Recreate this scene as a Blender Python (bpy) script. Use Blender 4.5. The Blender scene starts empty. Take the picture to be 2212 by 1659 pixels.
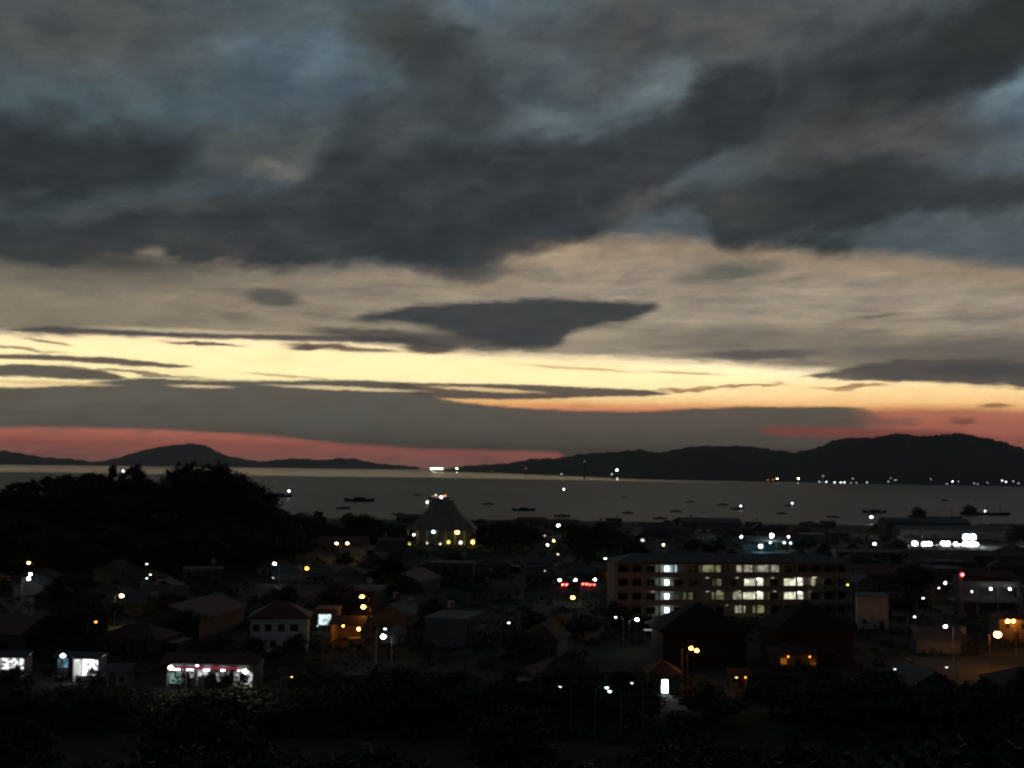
import bpy, math, random
from math import radians as R, sin, cos, tan, pi, atan2, asin, sqrt, hypot
from mathutils import Matrix, Vector
import numpy as np

sc = bpy.context.scene
COL = sc.collection

# ------------------------------------------------------------------ camera
EYE = Vector((0.0, 0.0, 48.0))
HFOV = 48.0
F = 1106.0 / tan(R(HFOV / 2))            # focal length in units of a 2212-unit-wide frame
cam_d = bpy.data.cameras.new('camera')
cam = bpy.data.objects.new('camera', cam_d)
COL.objects.link(cam)
CAM = Matrix.Translation(EYE) @ Matrix.Rotation(R(90 + 4.21), 4, 'X') @ Matrix.Rotation(R(0.80), 4, 'Z')
cam.matrix_world = CAM
cam_d.sensor_width = 36.0
cam_d.lens = 18.0 / tan(R(HFOV / 2))
cam_d.clip_start = 0.5
cam_d.clip_end = 200000.0
cam_d.dof.use_dof = True                  # the hand-held phone focused a little short: everything far is soft
cam_d.dof.focus_distance = 18.6
cam_d.dof.aperture_fstop = 1.15
sc.camera = cam

sc.view_settings.view_transform = 'Standard'
sc.view_settings.look = 'None'
sc.view_settings.exposure = 0.0
sc.view_settings.gamma = 1.0
sc.render.resolution_x, sc.render.resolution_y = 1024, 768
sc.cycles.use_denoising = True
sc.cycles.max_bounces = 5
sc.cycles.diffuse_bounces = 2
sc.cycles.glossy_bounces = 3
sc.cycles.transmission_bounces = 2
sc.cycles.transparent_max_bounces = 4
sc.cycles.volume_bounces = 0
sc.cycles.sample_clamp_indirect = 2.0
sc.cycles.use_light_tree = True
sc.cycles.pixel_filter_type = 'BLACKMAN_HARRIS'
sc.cycles.filter_width = 1.5

RM = CAM.to_3x3()
def ray(dx, dy):
    return (RM @ Vector(((dx - 1106) / F, (829.5 - dy) / F, -1.0))).normalized()
def azel(dx, dy):
    d = ray(dx, dy)
    return atan2(d.x, d.y), asin(d.z)

def lin(c):
    return tuple(((v / 255) / 12.92 if v / 255 <= .04045 else ((v / 255 + .055) / 1.055) ** 2.4) for v in c)

# ------------------------------------------------------------------ sky at dusk (world)
world = bpy.data.worlds.new("World")
sc.world = world
world.use_nodes = True
wt = world.node_tree
wt.nodes.clear()

class G:
    """small node helper"""
    def __init__(s, tree): s.t = tree
    def new(s, kind, **kw):
        n = s.t.nodes.new(kind)
        for k, v in kw.items(): setattr(n, k, v)
        return n
    def put(s, sock, v):
        if v is None: return
        if isinstance(v, bpy.types.NodeSocket): s.t.links.new(v, sock)
        elif isinstance(v, (tuple, list)):
            sock.default_value = tuple(v) + (1.0,) if len(sock.default_value) == 4 and len(v) == 3 else v
        else: sock.default_value = v
    def m(s, op, a, b=None, c=None, clamp=False):
        n = s.new('ShaderNodeMath', operation=op, use_clamp=clamp)
        for i, v in enumerate((a, b, c)):
            if v is not None: s.put(n.inputs[i], v)
        return n.outputs[0]
    def sm(s, v, lo, hi, a=0.0, b=1.0):
        n = s.new('ShaderNodeMapRange', interpolation_type='SMOOTHSTEP')
        for i, w in enumerate((v, lo, hi, a, b)): s.put(n.inputs[i], w)
        return n.outputs[0]
    def mix(s, f, a, b, mode='MIX'):
        n = s.new('ShaderNodeMix', data_type='RGBA', blend_type=mode)
        s.put(n.inputs['Factor'], f); s.put(n.inputs[6], a); s.put(n.inputs[7], b)
        return n.outputs[2]
    def vec(s, x, y, z=0.0):
        n = s.new('ShaderNodeCombineXYZ')
        for i, w in enumerate((x, y, z)): s.put(n.inputs[i], w)
        return n.outputs[0]
    def noise(s, v, scale=1.0, detail=4.0, rough=.55):
        n = s.new('ShaderNodeTexNoise')
        s.put(n.inputs['Vector'], v)
        n.inputs['Scale'].default_value = scale; n.inputs['Detail'].default_value = detail; n.inputs['Roughness'].default_value = rough
        return n.outputs[0]
    def ramp(s, f, stops, interp='LINEAR'):
        n = s.new('ShaderNodeValToRGB'); cr = n.color_ramp; cr.interpolation = interp
        while len(cr.elements) < len(stops): cr.elements.new(0.5)
        for e, (p, c) in zip(cr.elements, stops):
            e.position = p; e.color = tuple(c) + (1.0,)
        s.put(n.inputs[0], f)
        return n.outputs[0]

w = G(wt)
tc = w.new('ShaderNodeTexCoord')
sep = w.new('ShaderNodeSeparateXYZ')
wt.links.new(tc.outputs['Generated'], sep.inputs[0])
X, Y, Z = sep.outputs
AZ = w.m('ARCTAN2', X, Y)
EL = w.m('ARCSINE', Z)
AR = 0.5          # azimuth half range of the curves
ER = 0.45         # elevation range of the curves
A = w.m('ADD', w.m('MULTIPLY', AZ, 1 / (2 * AR)), 0.5, clamp=True)
# drifting air: three scales of noise bend every edge
n_big = w.m('SUBTRACT', w.noise(w.vec(w.m('MULTIPLY', AZ, 9), w.m('MULTIPLY', EL, 16), 3.1), 1, 4), .5)
n_big2 = w.m('SUBTRACT', w.noise(w.vec(w.m('MULTIPLY', AZ, 9), w.m('MULTIPLY', EL, 16), 33.1), 1, 4), .5)
n_str = w.m('SUBTRACT', w.noise(w.vec(w.m('MULTIPLY', AZ, 42), w.m('MULTIPLY', EL, 230), 7.7), 1, 4, .6), .5)
AZw = w.m('ADD', AZ, w.m('MULTIPLY', n_big2, 0.10))
n_med = w.m('SUBTRACT', w.noise(w.vec(w.m('MULTIPLY', AZ, 30), w.m('MULTIPLY', w.m('ADD', EL, w.m('MULTIPLY', AZ, -.25)), 62), 13.1), 1, 4, .62), .5)
ELw = w.m('ADD', w.m('ADD', EL, w.m('MULTIPLY', n_big, 0.060)), w.m('MULTIPLY', n_med, 0.026))
ELs = w.m('ADD', w.m('ADD', EL, w.m('MULTIPLY', n_str, 0.0090)), w.m('MULTIPLY', n_med, 0.006))
n_fin = w.m('SUBTRACT', w.noise(w.vec(w.m('MULTIPLY', AZ, 150), w.m('MULTIPLY', EL, 420), 17.7), 1, 3, .6), .5)
ELh = w.m('ADD', w.m('ADD', EL, w.m('MULTIPLY', n_str, 0.0026)), w.m('MULTIPLY', n_fin, 0.0022))
WARP = {'big': ELw, 'streak': ELs, 'fine': ELh, 'none': EL}

def curve(pts, off=0.0):
    n = w.new('ShaderNodeFloatCurve')
    c = n.mapping.curves[0]
    q = []
    for dx, dy in pts:
        a, e = azel(dx, dy)
        q.append((min(1, max(0, a / (2 * AR) + .5)), min(1, max(0, (e + off) / ER))))
    q.sort()
    while len(c.points) < len(q): c.points.new(0.5, 0.5)
    for p, (x, y) in zip(c.points, q):
        p.location = (x, y); p.handle_type = 'AUTO_CLAMPED'
    n.mapping.extend = 'HORIZONTAL'
    n.mapping.update()
    w.put(n.inputs['Factor'], 1.0); w.put(n.inputs['Value'], A)
    return w.m('MULTIPLY', n.outputs[0], ER)

def px(v): return v / F       # frame units to radians

def band(top, bot, soft=(8, 8), warp='fine'):
    e = WARP[warp]
    def close(p, q, sgn):
        # pinch the band shut past its open ends
        out = list(p)
        mid0 = (p[0][1] + q[0][1]) / 2; mid1 = (p[-1][1] + q[-1][1]) / 2
        if p[0][0] > 0: out = [(p[0][0] - 60, mid0 + sgn * (soft[0] + soft[1] + 6)), ] + out
        if p[-1][0] < 2212: out = out + [(p[-1][0] + 60, mid1 + sgn * (soft[0] + soft[1] + 6))]
        return out
    m = None
    if top is not None:
        tt = close(top, bot, 1) if bot is not None else top
        m = w.sm(w.m('SUBTRACT', curve(tt), e), -px(soft[0]), px(soft[0]))
    if bot is not None:
        bb = close(bot, top, -1) if top is not None else bot
        k = w.sm(w.m('SUBTRACT', e, curve(bb)), -px(soft[1]), px(soft[1]))
        m = k if m is None else w.m('MULTIPLY', m, k)
    return m

def blob(cx, cy, rx, ry, rot=0, soft=.5, warp='big'):
    a0, e0 = azel(cx, cy)
    az = AZw if warp == 'big' else AZ
    e = WARP[warp]
    u = w.m('SUBTRACT', az, a0); v = w.m('SUBTRACT', e, e0)
    cr, sr = cos(R(rot)), sin(R(rot))
    p = w.m('ADD', w.m('MULTIPLY', u, cr / px(rx)), w.m('MULTIPLY', v, sr / px(rx)))
    q = w.m('ADD', w.m('MULTIPLY', u, -sr / px(ry)), w.m('MULTIPLY', v, cr / px(ry)))
    r = w.m('SQRT', w.m('ADD', w.m('MULTIPLY', p, p), w.m('MULTIPLY', q, q)))
    return w.sm(r, 1 + soft, 1 - soft)

def lay(c, mask, colour, op=1.0):
    if op != 1.0: mask = w.m('MULTIPLY', mask, op)
    return w.mix(mask, c, lin(colour) if isinstance(colour[0], (int, float)) else colour)

# clear air behind the clouds: the physical twilight sky plus blue grey cloud light
nish = w.new('ShaderNodeTexSky', sky_type='NISHITA', sun_disc=False)
nish.sun_elevation = R(-3.0); nish.sun_rotation = R(-3.0); nish.altitude = 40
nb = w.mix(1.0, nish.outputs[0], (.02, .02, .02), 'MULTIPLY')
c = w.mix(1.0, nb, lin((78, 89, 94)), 'ADD')
SKY = []
HAZE = 4.5e-5
# --- upper sky: blue openings
c = lay(c, blob(1080, 10, 190, 45, 0, .6), (100, 119, 128), .9)
c = lay(c, blob(640, 110, 210, 34, 3, .7), (98, 118, 130), .9)
c = lay(c, blob(660, 30, 150, 45, 0, .7), (84, 100, 106), .7)
c = lay(c, blob(330, 200, 330, 90, 0, .7), (76, 92, 100), .8)
c = lay(c, blob(700, 160, 200, 50, 0, .8), (82, 100, 110), .7)
c = lay(c, blob(1390, 165, 190, 45, -8, .6), (112, 130, 137), .95)
c = lay(c, blob(1300, 240, 240, 38, 4, .6), (100, 116, 122), .9)
c = lay(c, blob(150, 245, 160, 40, 0, .8), (80, 97, 102), .6)
c = lay(c, blob(1660, 180, 60, 30, 20, .7), (84, 96, 106), .7)
c = lay(c, blob(2190, 250, 190, 110, 22, .6), (92, 114, 130), 1)
c = lay(c, blob(2150, 205, 110, 30, 28, .7), (118, 140, 152), .8)
c = lay(c, blob(2120, 420, 260, 140, 0, .6), (88, 98, 103), .9)
# --- grey sheets
c = lay(c, blob(150, 70, 330, 90, 5, .7), (80, 84, 83), .85)
c = lay(c, blob(860, 50, 120, 40, 40, .7), (82, 86, 84), .7)
c = lay(c, blob(1500, 60, 420, 80, 0, .7), (80, 82, 83), .9)
c = lay(c, blob(1330, 130, 130, 70, 40, .7), (74, 76, 77), .8)
c = lay(c, blob(1800, 250, 300, 90, -5, .6), (73, 76, 78), .95)
c = lay(c, blob(1850, 330, 240, 60, 8, .7), (82, 82, 80), .7)
c = lay(c, blob(900, 240, 260, 60, 15, .7), (68, 74, 77), .9)
c = lay(c, blob(2120, 90, 330, 70, 24, .5), (48, 52, 54), 1)
c = lay(c, blob(1900, 110, 330, 60, 20, .7), (54, 57, 60), .8)
c = lay(c, blob(1960, 170, 200, 34, 5, .7), (48, 52, 56), .8)
c = lay(c, blob(2190, 20, 200, 50, 20, .6), (46, 50, 51), .8)
c = lay(c, blob(905, 95, 100, 58, -8, .8), (62, 67, 67), .85)
c = lay(c, blob(925, 100, 60, 50, 0, .9), (50, 54, 55), .6)
c = lay(c, blob(1010, 190, 70, 60, 30, .7), (62, 66, 69), .7)
c = lay(c, blob(620, 345, 260, 40, 5, .7), (82, 84, 82), .6)
c = lay(c, blob(600, 377, 70, 14, -6, .9), (112, 110, 105), .6)
# --- beige, sunlit under side of the high sheet
m_beige = band([(-60, 555), (120, 548), (300, 525), (450, 540), (640, 572), (850, 575), (1000, 590), (1130, 545), (1300, 520), (1500, 527), (1700, 548), (1900, 560), (2080, 578), (2280, 600)], None, (34, 30), 'streak')
beige = w.ramp(w.m('MULTIPLY', EL, 1 / .25), [(0.0, lin((150, 138, 118))), (.46, lin((150, 139, 120))), (.58, lin((142, 132, 118))), (.72, lin((142, 128, 110))), (.80, lin((118, 111, 100)))])
n_cir = w.noise(w.vec(w.m('MULTIPLY', AZ, 14), w.m('MULTIPLY', EL, 90), 11.0), 1, 5, .6)
beige = w.mix(w.sm(n_cir, .4, .75), beige, lin((116, 110, 101)))
beige = w.mix(w.sm(n_cir, .46, .25), beige, lin((160, 148, 130)))
beige = w.mix(w.m('MULTIPLY', w.sm(AZ, -.1, -.4), .6), beige, lin((120, 114, 100)))
beige = w.mix(1.0, beige, w.mix(w.sm(AZ, -.2, .1), (1.22, 1.18, 1.12), (1.42, 1.38, 1.34)), 'MULTIPLY')
c = w.mix(m_beige, c, beige)
c = lay(c, band([(1050, 540), (1250, 515), (1500, 522), (1750, 540), (2000, 562), (2280, 590)], [(1050, 560), (1250, 545), (1500, 552), (1750, 572), (2000, 596), (2280, 630)], (18, 26), 'streak'), (166, 142, 116), .65)
c = lay(c, blob(260, 590, 300, 26, 4, .8, 'streak'), (92, 90, 84), .6)
c = lay(c, blob(560, 598, 130, 10, 8, .8, 'streak'), (136, 128, 112), .6)
c = lay(c, blob(1040, 622, 110, 9, 0, .8, 'streak'), (158, 140, 116), .7)
# --- great dark bank
dark = w.ramp(w.noise(w.vec(w.m('MULTIPLY', AZ, 11), w.m('MULTIPLY', EL, 24), 5.0), 1, 5, .6), [(.3, lin((45, 51, 55))), (.55, lin((52, 57, 61))), (.72, lin((66, 68, 69)))])
m = band([(-60, 462), (200, 440), (450, 425), (640, 398), (720, 330), (900, 292), (1120, 278), (1300, 268), (1440, 235), (1560, 150), (1640, 130)],
         [(-60, 552), (120, 575), (300, 560), (450, 572), (640, 582), (820, 578), (940, 588), (1050, 584), (1140, 556), (1240, 534), (1330, 500), (1390, 440), (1500, 345), (1640, 260)], (46, 22), 'big')
c = w.mix(w.m('MULTIPLY', m, .92), c, dark)
c = w.mix(w.m('MULTIPLY', band([(-60, 290), (100, 272), (250, 290), (420, 330)], [(-60, 425), (150, 415), (300, 395), (420, 350)], (60, 50), 'big'), .9), c, dark)
c = lay(c, blob(120, 340, 240, 60, 4, .7), (44, 49, 51), .7)
c = lay(c, blob(330, 448, 330, 16, 6, .8), (76, 76, 74), .5)
c = lay(c, blob(1450, 330, 170, 36, 25, .7), (58, 62, 66), .8)
c = lay(c, blob(1550, 220, 70, 55, 45, .6), (50, 55, 57), .85)
m = band([(1390, 440), (1500, 415), (1650, 385), (1800, 345), (1950, 338), (2080, 372), (2280, 392)],
         [(1390, 465), (1500, 480), (1600, 535), (1700, 520), (1800, 535), (1880, 515), (1990, 476), (2120, 470), (2280, 455)], (36, 22), 'big')
c = w.mix(w.m('MULTIPLY', m, .92), c, w.mix(1.0, dark, (1.15, 1.10, 1.02), 'MULTIPLY'))
c = lay(c, blob(1860, 440, 140, 70, 10, .8), (48, 51, 53), .8)
c = lay(c, blob(1395, 452, 80, 34, 30, .8), (100, 96, 92), .55)
c = lay(c, blob(990, 590, 80, 22, 0, .7), (80, 80, 78), .7)
c = lay(c, blob(180, 560, 200, 18, 0, .7, 'streak'), (58, 64, 64), .8)
# --- small clouds on the beige sheet
c = lay(c, blob(588, 643, 58, 17, -4, .5, 'streak'), (84, 85, 81), .85)
c = lay(c, blob(1570, 590, 100, 17, 6, .7, 'streak'), (84, 92, 86), .8)
c = lay(c, blob(510, 683, 40, 7, 0, .8, 'streak'), (104, 98, 88), .6)
c = lay(c, blob(1900, 683, 50, 5, 3, .8, 'streak'), (104, 98, 90), .7)
c = lay(c, blob(1600, 735, 260, 30, 0, .7, 'streak'), (110, 104, 97), .6)
c = lay(c, blob(2080, 760, 300, 34, 0, .7, 'streak'), (98, 93, 88), .8)
# --- the burning gap
m_gap = band([(-60, 722), (200, 724), (400, 726), (650, 733), (900, 748), (1100, 765), (1300, 773), (1500, 782), (1650, 794), (1800, 803), (1900, 818), (2000, 826), (2280, 842)], None, (9, 7), 'streak')
t1 = [(-60, 735), (400, 745), (900, 765), (1300, 790), (1700, 812), (2280, 850)]
gap = w.mix(band(t1, None, (22, 22), 'fine'), (1.22, .95, .56), (1.30, 1.08, .56))
gap = w.mix(w.m('MULTIPLY', w.sm(AZ, .02, .30), band([(-60, 800), (2280, 815)], None, (30, 30), 'fine')), gap, (1.15, .74, .32))
gap = w.mix(band([(-60, 845), (900, 850), (1500, 866), (2280, 868)], None, (24, 24), 'fine'), gap, (1.0, .50, .17))
red = w.ramp(w.m('MULTIPLY', EL, 1 / .06), [(0, lin((128, 92, 92))), (.25, lin((160, 92, 90))), (.5, lin((168, 96, 88))), (.85, lin((176, 108, 88))), (1, lin((200, 130, 94)))])
red = w.mix(w.sm(w.noise(w.vec(w.m('MULTIPLY', AZ, 20), w.m('MULTIPLY', EL, 120), 2.0), 1, 3), .5, .75), red, lin((118, 82, 78)))
red = w.mix(1.0, red, w.mix(w.sm(AZ, .1, .3), (2.1, 2.1, 1.72), (1.45, 1.45, 1.28)), 'MULTIPLY')
gap = w.mix(1.0, gap, w.mix(w.sm(AZ, .05, .25), (1.12, 1.12, 1.12), (1.22, 1.28, 1.36)), 'MULTIPLY')
gap = w.mix(band([(-60, 870), (1500, 878), (1800, 882), (2000, 880), (2280, 888)], None, (12, 12), 'fine'), gap, red)
c = w.mix(m_gap, c, gap)
rim = band([(-60, 712), (400, 712), (700, 724), (1000, 758), (1300, 768), (1650, 790), (1830, 800)], [(-60, 722), (400, 722), (700, 736), (1000, 768), (1300, 776), (1650, 796), (1830, 806)], (7, 5), 'fine')
c = lay(c, rim, (255, 232, 190), .6)
# --- centre lens cloud and its tail
m = band([(770, 686), (860, 668), (1000, 655), (1200, 646), (1330, 650), (1425, 658)], [(770, 690), (860, 698), (940, 710), (1010, 730), (1090, 748), (1170, 753), (1205, 744), (1235, 720), (1300, 705), (1370, 690), (1425, 664)], (9, 12), 'streak')
c = lay(c, m, (54, 61, 65), .93)
c = lay(c, blob(1010, 735, 150, 22, 0, .7, 'streak'), (64, 66, 68), .8)
c = lay(c, blob(800, 722, 130, 12, -2, .5, 'streak'), (78, 76, 74), .85)
c = lay(c, blob(930, 752, 62, 13, 0, .4, 'fine'), (80, 74, 72), .95)
c = lay(c, blob(700, 750, 80, 8, -2, .5, 'streak'), (98, 84, 76), .95)
c = lay(c, blob(660, 752, 30, 5, 0, .5, 'fine'), (92, 80, 74), .9)
c = lay(c, blob(800, 756, 60, 4, -2, .5, 'fine'), (120, 100, 86), .9)
c = lay(c, blob(440, 742, 78, 5, -1, .5, 'streak'), (98, 86, 78), .95)
m = band([(20, 711), (140, 706), (300, 714), (500, 722), (700, 724), (900, 730)], [(20, 714), (100, 720), (250, 724), (400, 729), (700, 738), (900, 744)], (4, 4), 'fine')
c = lay(c, m, (78, 74, 76), .93)
c = lay(c, blob(1640, 768, 120, 10, 1, .6, 'streak'), (92, 86, 84), .85)
# --- left streaks
c = lay(c, band([(-60, 764), (120, 767), (250, 773), (340, 783), (415, 791)], [(-60, 774), (100, 778), (220, 786), (320, 793), (415, 793)], (3, 3), 'fine'), (98, 88, 82), .97)
c = lay(c, band([(-60, 792), (70, 787), (150, 792), (250, 808)], [(-60, 812), (80, 815), (160, 820), (250, 822)], (3, 4), 'fine'), (94, 88, 82), .97)
c = lay(c, blob(100, 738, 46, 3, -6, .6, 'fine'), (150, 132, 105), .9)
c = lay(c, blob(20, 750, 90, 4, -3, .6, 'streak'), (140, 124, 104), .8)
c = lay(c, blob(300, 806, 130, 4, -3, .6, 'streak'), (120, 106, 92), .85)
c = lay(c, blob(620, 812, 90, 2.6, -3, .6, 'fine'), (190, 165, 120), .7)
c = lay(c, blob(1250, 796, 120, 3, -3, .6, 'fine'), (214, 178, 122), .7)
c = lay(c, blob(1480, 806, 80, 2.6, -3, .6, 'fine'), (196, 152, 104), .7)
# --- long low grey bank
bank = w.ramp(A, [(0.1, lin((96, 99, 95))), (.35, lin((88, 93, 92))), (.6, lin((92, 90, 88))), (.85, lin((94, 88, 85)))])
bank = w.mix(w.sm(w.noise(w.vec(w.m('MULTIPLY', AZ, 10), w.m('MULTIPLY', EL, 60), 9.0), 1, 4), .35, .7), bank, lin((92, 90, 86)))
bank = w.mix(1.0, bank, (1.36, 1.20, 1.04), 'MULTIPLY')
mb = band([(-60, 836), (120, 834), (220, 824), (320, 816), (400, 820), (600, 822), (760, 821), (880, 828), (920, 850), (960, 863), (1060, 875), (1200, 886), (1400, 889), (1500, 882), (1700, 879), (1870, 881)],
          [(-60, 925), (200, 925), (400, 932), (560, 940), (640, 949), (800, 963), (1000, 972), (1200, 976), (1260, 1010), (1500, 1060), (1870, 1060)], (4, 6), 'fine')
mb = w.m('MULTIPLY', mb, w.sm(AZ, azel(1930, 880)[0], azel(1820, 880)[0]))
c = w.mix(mb, c, bank)
c = lay(c, band([(880, 826), (1100, 830), (1300, 838), (1440, 848)], [(880, 852), (1000, 862), (1150, 862), (1300, 857), (1440, 852)], (3, 3), 'fine'), (98, 86, 80), .97)
c = lay(c, blob(435, 835, 55, 3, 0, .6, 'fine'), (255, 225, 175), .9)
c = lay(c, blob(745, 839, 140, 4.0, -1, .5, 'fine'), (255, 228, 175), .95)
c = lay(c, blob(1050, 842, 105, 4, -2, .5, 'fine'), (255, 220, 160), .95)
c = lay(c, blob(100, 827, 110, 4.5, 0, .5, 'fine'), (255, 222, 160), .9)
c = lay(c, blob(1490, 840, 70, 4, 2, .6, 'streak'), (170, 122, 84), .9)
c = lay(c, blob(1620, 833, 70, 3, 3, .6, 'streak'), (170, 122, 84), .9)
c = lay(c, blob(1840, 836, 70, 4, 2, .6, 'streak'), (160, 112, 80), .85)
# --- right bank and rose streaks
c = lay(c, band([(1735, 812), (1820, 798), (1900, 782), (2050, 776), (2280, 780)], [(1735, 814), (1850, 822), (1960, 824), (2060, 826), (2280, 842)], (6, 4), 'streak'), (90, 84, 80), .95)
c = lay(c, blob(2130, 800, 110, 12, -2, .6, 'streak'), (74, 74, 74), .7)
c = lay(c, blob(2150, 876, 30, 4, 0, .6, 'fine'), (140, 96, 70), .8)
c = lay(c, blob(2080, 908, 22, 5, 0, .6, 'streak'), (116, 80, 72), .7)
c = lay(c, blob(1870, 910, 60, 14, 0, .7, 'streak'), (110, 88, 80), .5)
c = lay(c, band([(1665, 922), (1750, 922), (1900, 928), (2080, 934)], [(1665, 938), (1750, 943), (1900, 948), (2080, 952)], (6, 7), 'fine'), (152, 82, 76), .9)
c = lay(c, blob(1580, 930, 60, 4, 0, .7, 'fine'), (104, 84, 80), .6)
# grain of the cloud sheet
patchn = w.noise(w.vec(w.m('ADD', w.m('MULTIPLY', AZ, 13), w.m('MULTIPLY', n_med, 1.2)), w.m('MULTIPLY', EL, 30), 61.0), 1, 6, .62)
up = w.sm(EL, .13, .20)
c = w.mix(w.m('MULTIPLY', up, 1.0), c, w.mix(1.0, c, w.ramp(patchn, [(.3, (.80, .84, .88)), (.5, (1, 1, 1)), (.7, (1.22, 1.18, 1.14))]), 'MULTIPLY'))
wisp = w.noise(w.vec(w.m('ADD', w.m('MULTIPLY', AZ, 30), w.m('MULTIPLY', n_med, 1.5)), w.m('ADD', w.m('MULTIPLY', EL, 52), w.m('MULTIPLY', AZ, -9)), 71.0), 1, 8, .68)
c = w.mix(w.sm(EL, .08, .16, .35, 1.0), c, w.mix(1.0, c, w.ramp(wisp, [(.3, (.86, .865, .875)), (.5, (1, 1, 1)), (.7, (1.13, 1.12, 1.11))]), 'MULTIPLY'))
gr = w.noise(w.vec(w.m('MULTIPLY', AZ, 620), w.m('MULTIPLY', EL, 700), 5.0), 1, 2, .7)
c = w.mix(1.0, c, w.ramp(gr, [(.25, (.86, .87, .88)), (.5, (1, 1, 1)), (.75, (1.14, 1.13, 1.12))]), 'MULTIPLY')
puff = w.noise(w.vec(w.m('ADD', w.m('MULTIPLY', AZ, 11), w.m('MULTIPLY', n_big2, .8)), w.m('ADD', w.m('MULTIPLY', EL, 17), w.m('MULTIPLY', AZ, -2.5)), 91.0), 1, 2, .5)
puff = w.m('ABSOLUTE', w.m('SUBTRACT', puff, .5))
c = w.mix(w.sm(EL, .15, .22), c, w.mix(1.0, c, w.ramp(puff, [(.0, (1.10, 1.09, 1.08)), (.07, (1.0, 1.0, 1.0)), (.2, (.84, .85, .87))]), 'MULTIPLY'))
nz = w.noise(w.vec(w.m('MULTIPLY', AZ, 22), w.m('MULTIPLY', EL, 60), 21.0), 1, 6, .62)
c = w.mix(1.0, c, w.ramp(nz, [(.25, (.86, .86, .86)), (.5, (1, 1, 1)), (.75, (1.0, 1.0, 1.0))]), 'MULTIPLY')
# --- away from the sunset the sky is plain dim cloud
away = w.sm(w.m('ABSOLUTE', AZ), .55, 1.3)
c = w.mix(away, c, w.ramp(w.m('MULTIPLY', EL, 1 / 1.5), [(0, lin((28, 31, 36))), (.3, lin((30, 34, 40))), (1, lin((32, 36, 43)))]))
c = w.mix(w.sm(EL, .42, 1.15), c, lin((32, 36, 43)))
c = w.mix(w.sm(EL, 0, -.01), c, lin((40, 42, 44)))
bg = w.new('ShaderNodeBackground')
wt.links.new(c, bg.inputs[0])
bg.inputs[1].default_value = 1.0
wo = w.new('ShaderNodeOutputWorld')
wt.links.new(bg.outputs[0], wo.inputs[0])
# ================================================================== materials
MATS = {}
def mat(name, col, rough=.8, var=.25, scale=2.0, metal=0.0, coat=0.0):
    if name in MATS: return MATS[name]
    m = bpy.data.materials.new(name); m.use_nodes = True
    t = m.node_tree; t.nodes.clear(); g = G(t)
    tcn = g.new('ShaderNodeTexCoord')
    n = g.noise(tcn.outputs['Object'], scale, 5, .6)
    lo = tuple(c * (1 - var) for c in col); hi = tuple(min(1, c * (1 + var)) for c in col)
    c = g.ramp(n, [(.3, lo), (.7, hi)])
    b = g.new('ShaderNodeBsdfPrincipled')
    g.put(b.inputs['Base Color'], c)
    b.inputs['Roughness'].default_value = rough; b.inputs['Metallic'].default_value = metal
    b.inputs['Coat Weight'].default_value = coat
    bp = g.new('ShaderNodeBump'); bp.inputs['Strength'].default_value = .3; bp.inputs['Distance'].default_value = .05
    g.put(bp.inputs['Height'], g.noise(tcn.outputs['Object'], scale * 6, 3, .6)); t.links.new(bp.outputs[0], b.inputs['Normal'])
    o = g.new('ShaderNodeOutputMaterial'); t.links.new(b.outputs[0], o.inputs[0])
    MATS[name] = m
    return m

def glow(name, rgb, strength, patchy=0.0, scale=1.0):
    key = '%s_%g' % (name, strength)
    if key in MATS: return MATS[key]
    m = bpy.data.materials.new(key); m.use_nodes = True
    t = m.node_tree; t.nodes.clear(); g = G(t)
    e = g.new('ShaderNodeEmission')
    e.inputs['Strength'].default_value = strength
    if patchy:      # the contents of a lit room seen through the pane
        tcn = g.new('ShaderNodeTexCoord')
        n = g.noise(tcn.outputs['Object'], scale, 3, .6)
        c = g.ramp(n, [(.44, tuple(v * (1 - patchy) for v in rgb)), (.56, rgb)])
        g.put(e.inputs['Color'], c)
    else:
        e.inputs['Color'].default_value = tuple(rgb) + (1,)
    o = g.new('ShaderNodeOutputMaterial'); t.links.new(e.outputs[0], o.inputs[0])
    MATS[key] = m
    return m

WHITE, WARM, AMBER, SODIUM = (.92, .97, 1.0), (1, .86, .62), (1, .60, .20), (1, .30, .035)
CYAN, YELLOW, REDL, BLUE = (.62, .95, 1.0), (1, .78, .16), (1, .05, .04), (.55, .75, 1.0)
DIMY = (.80, .78, .42)

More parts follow.
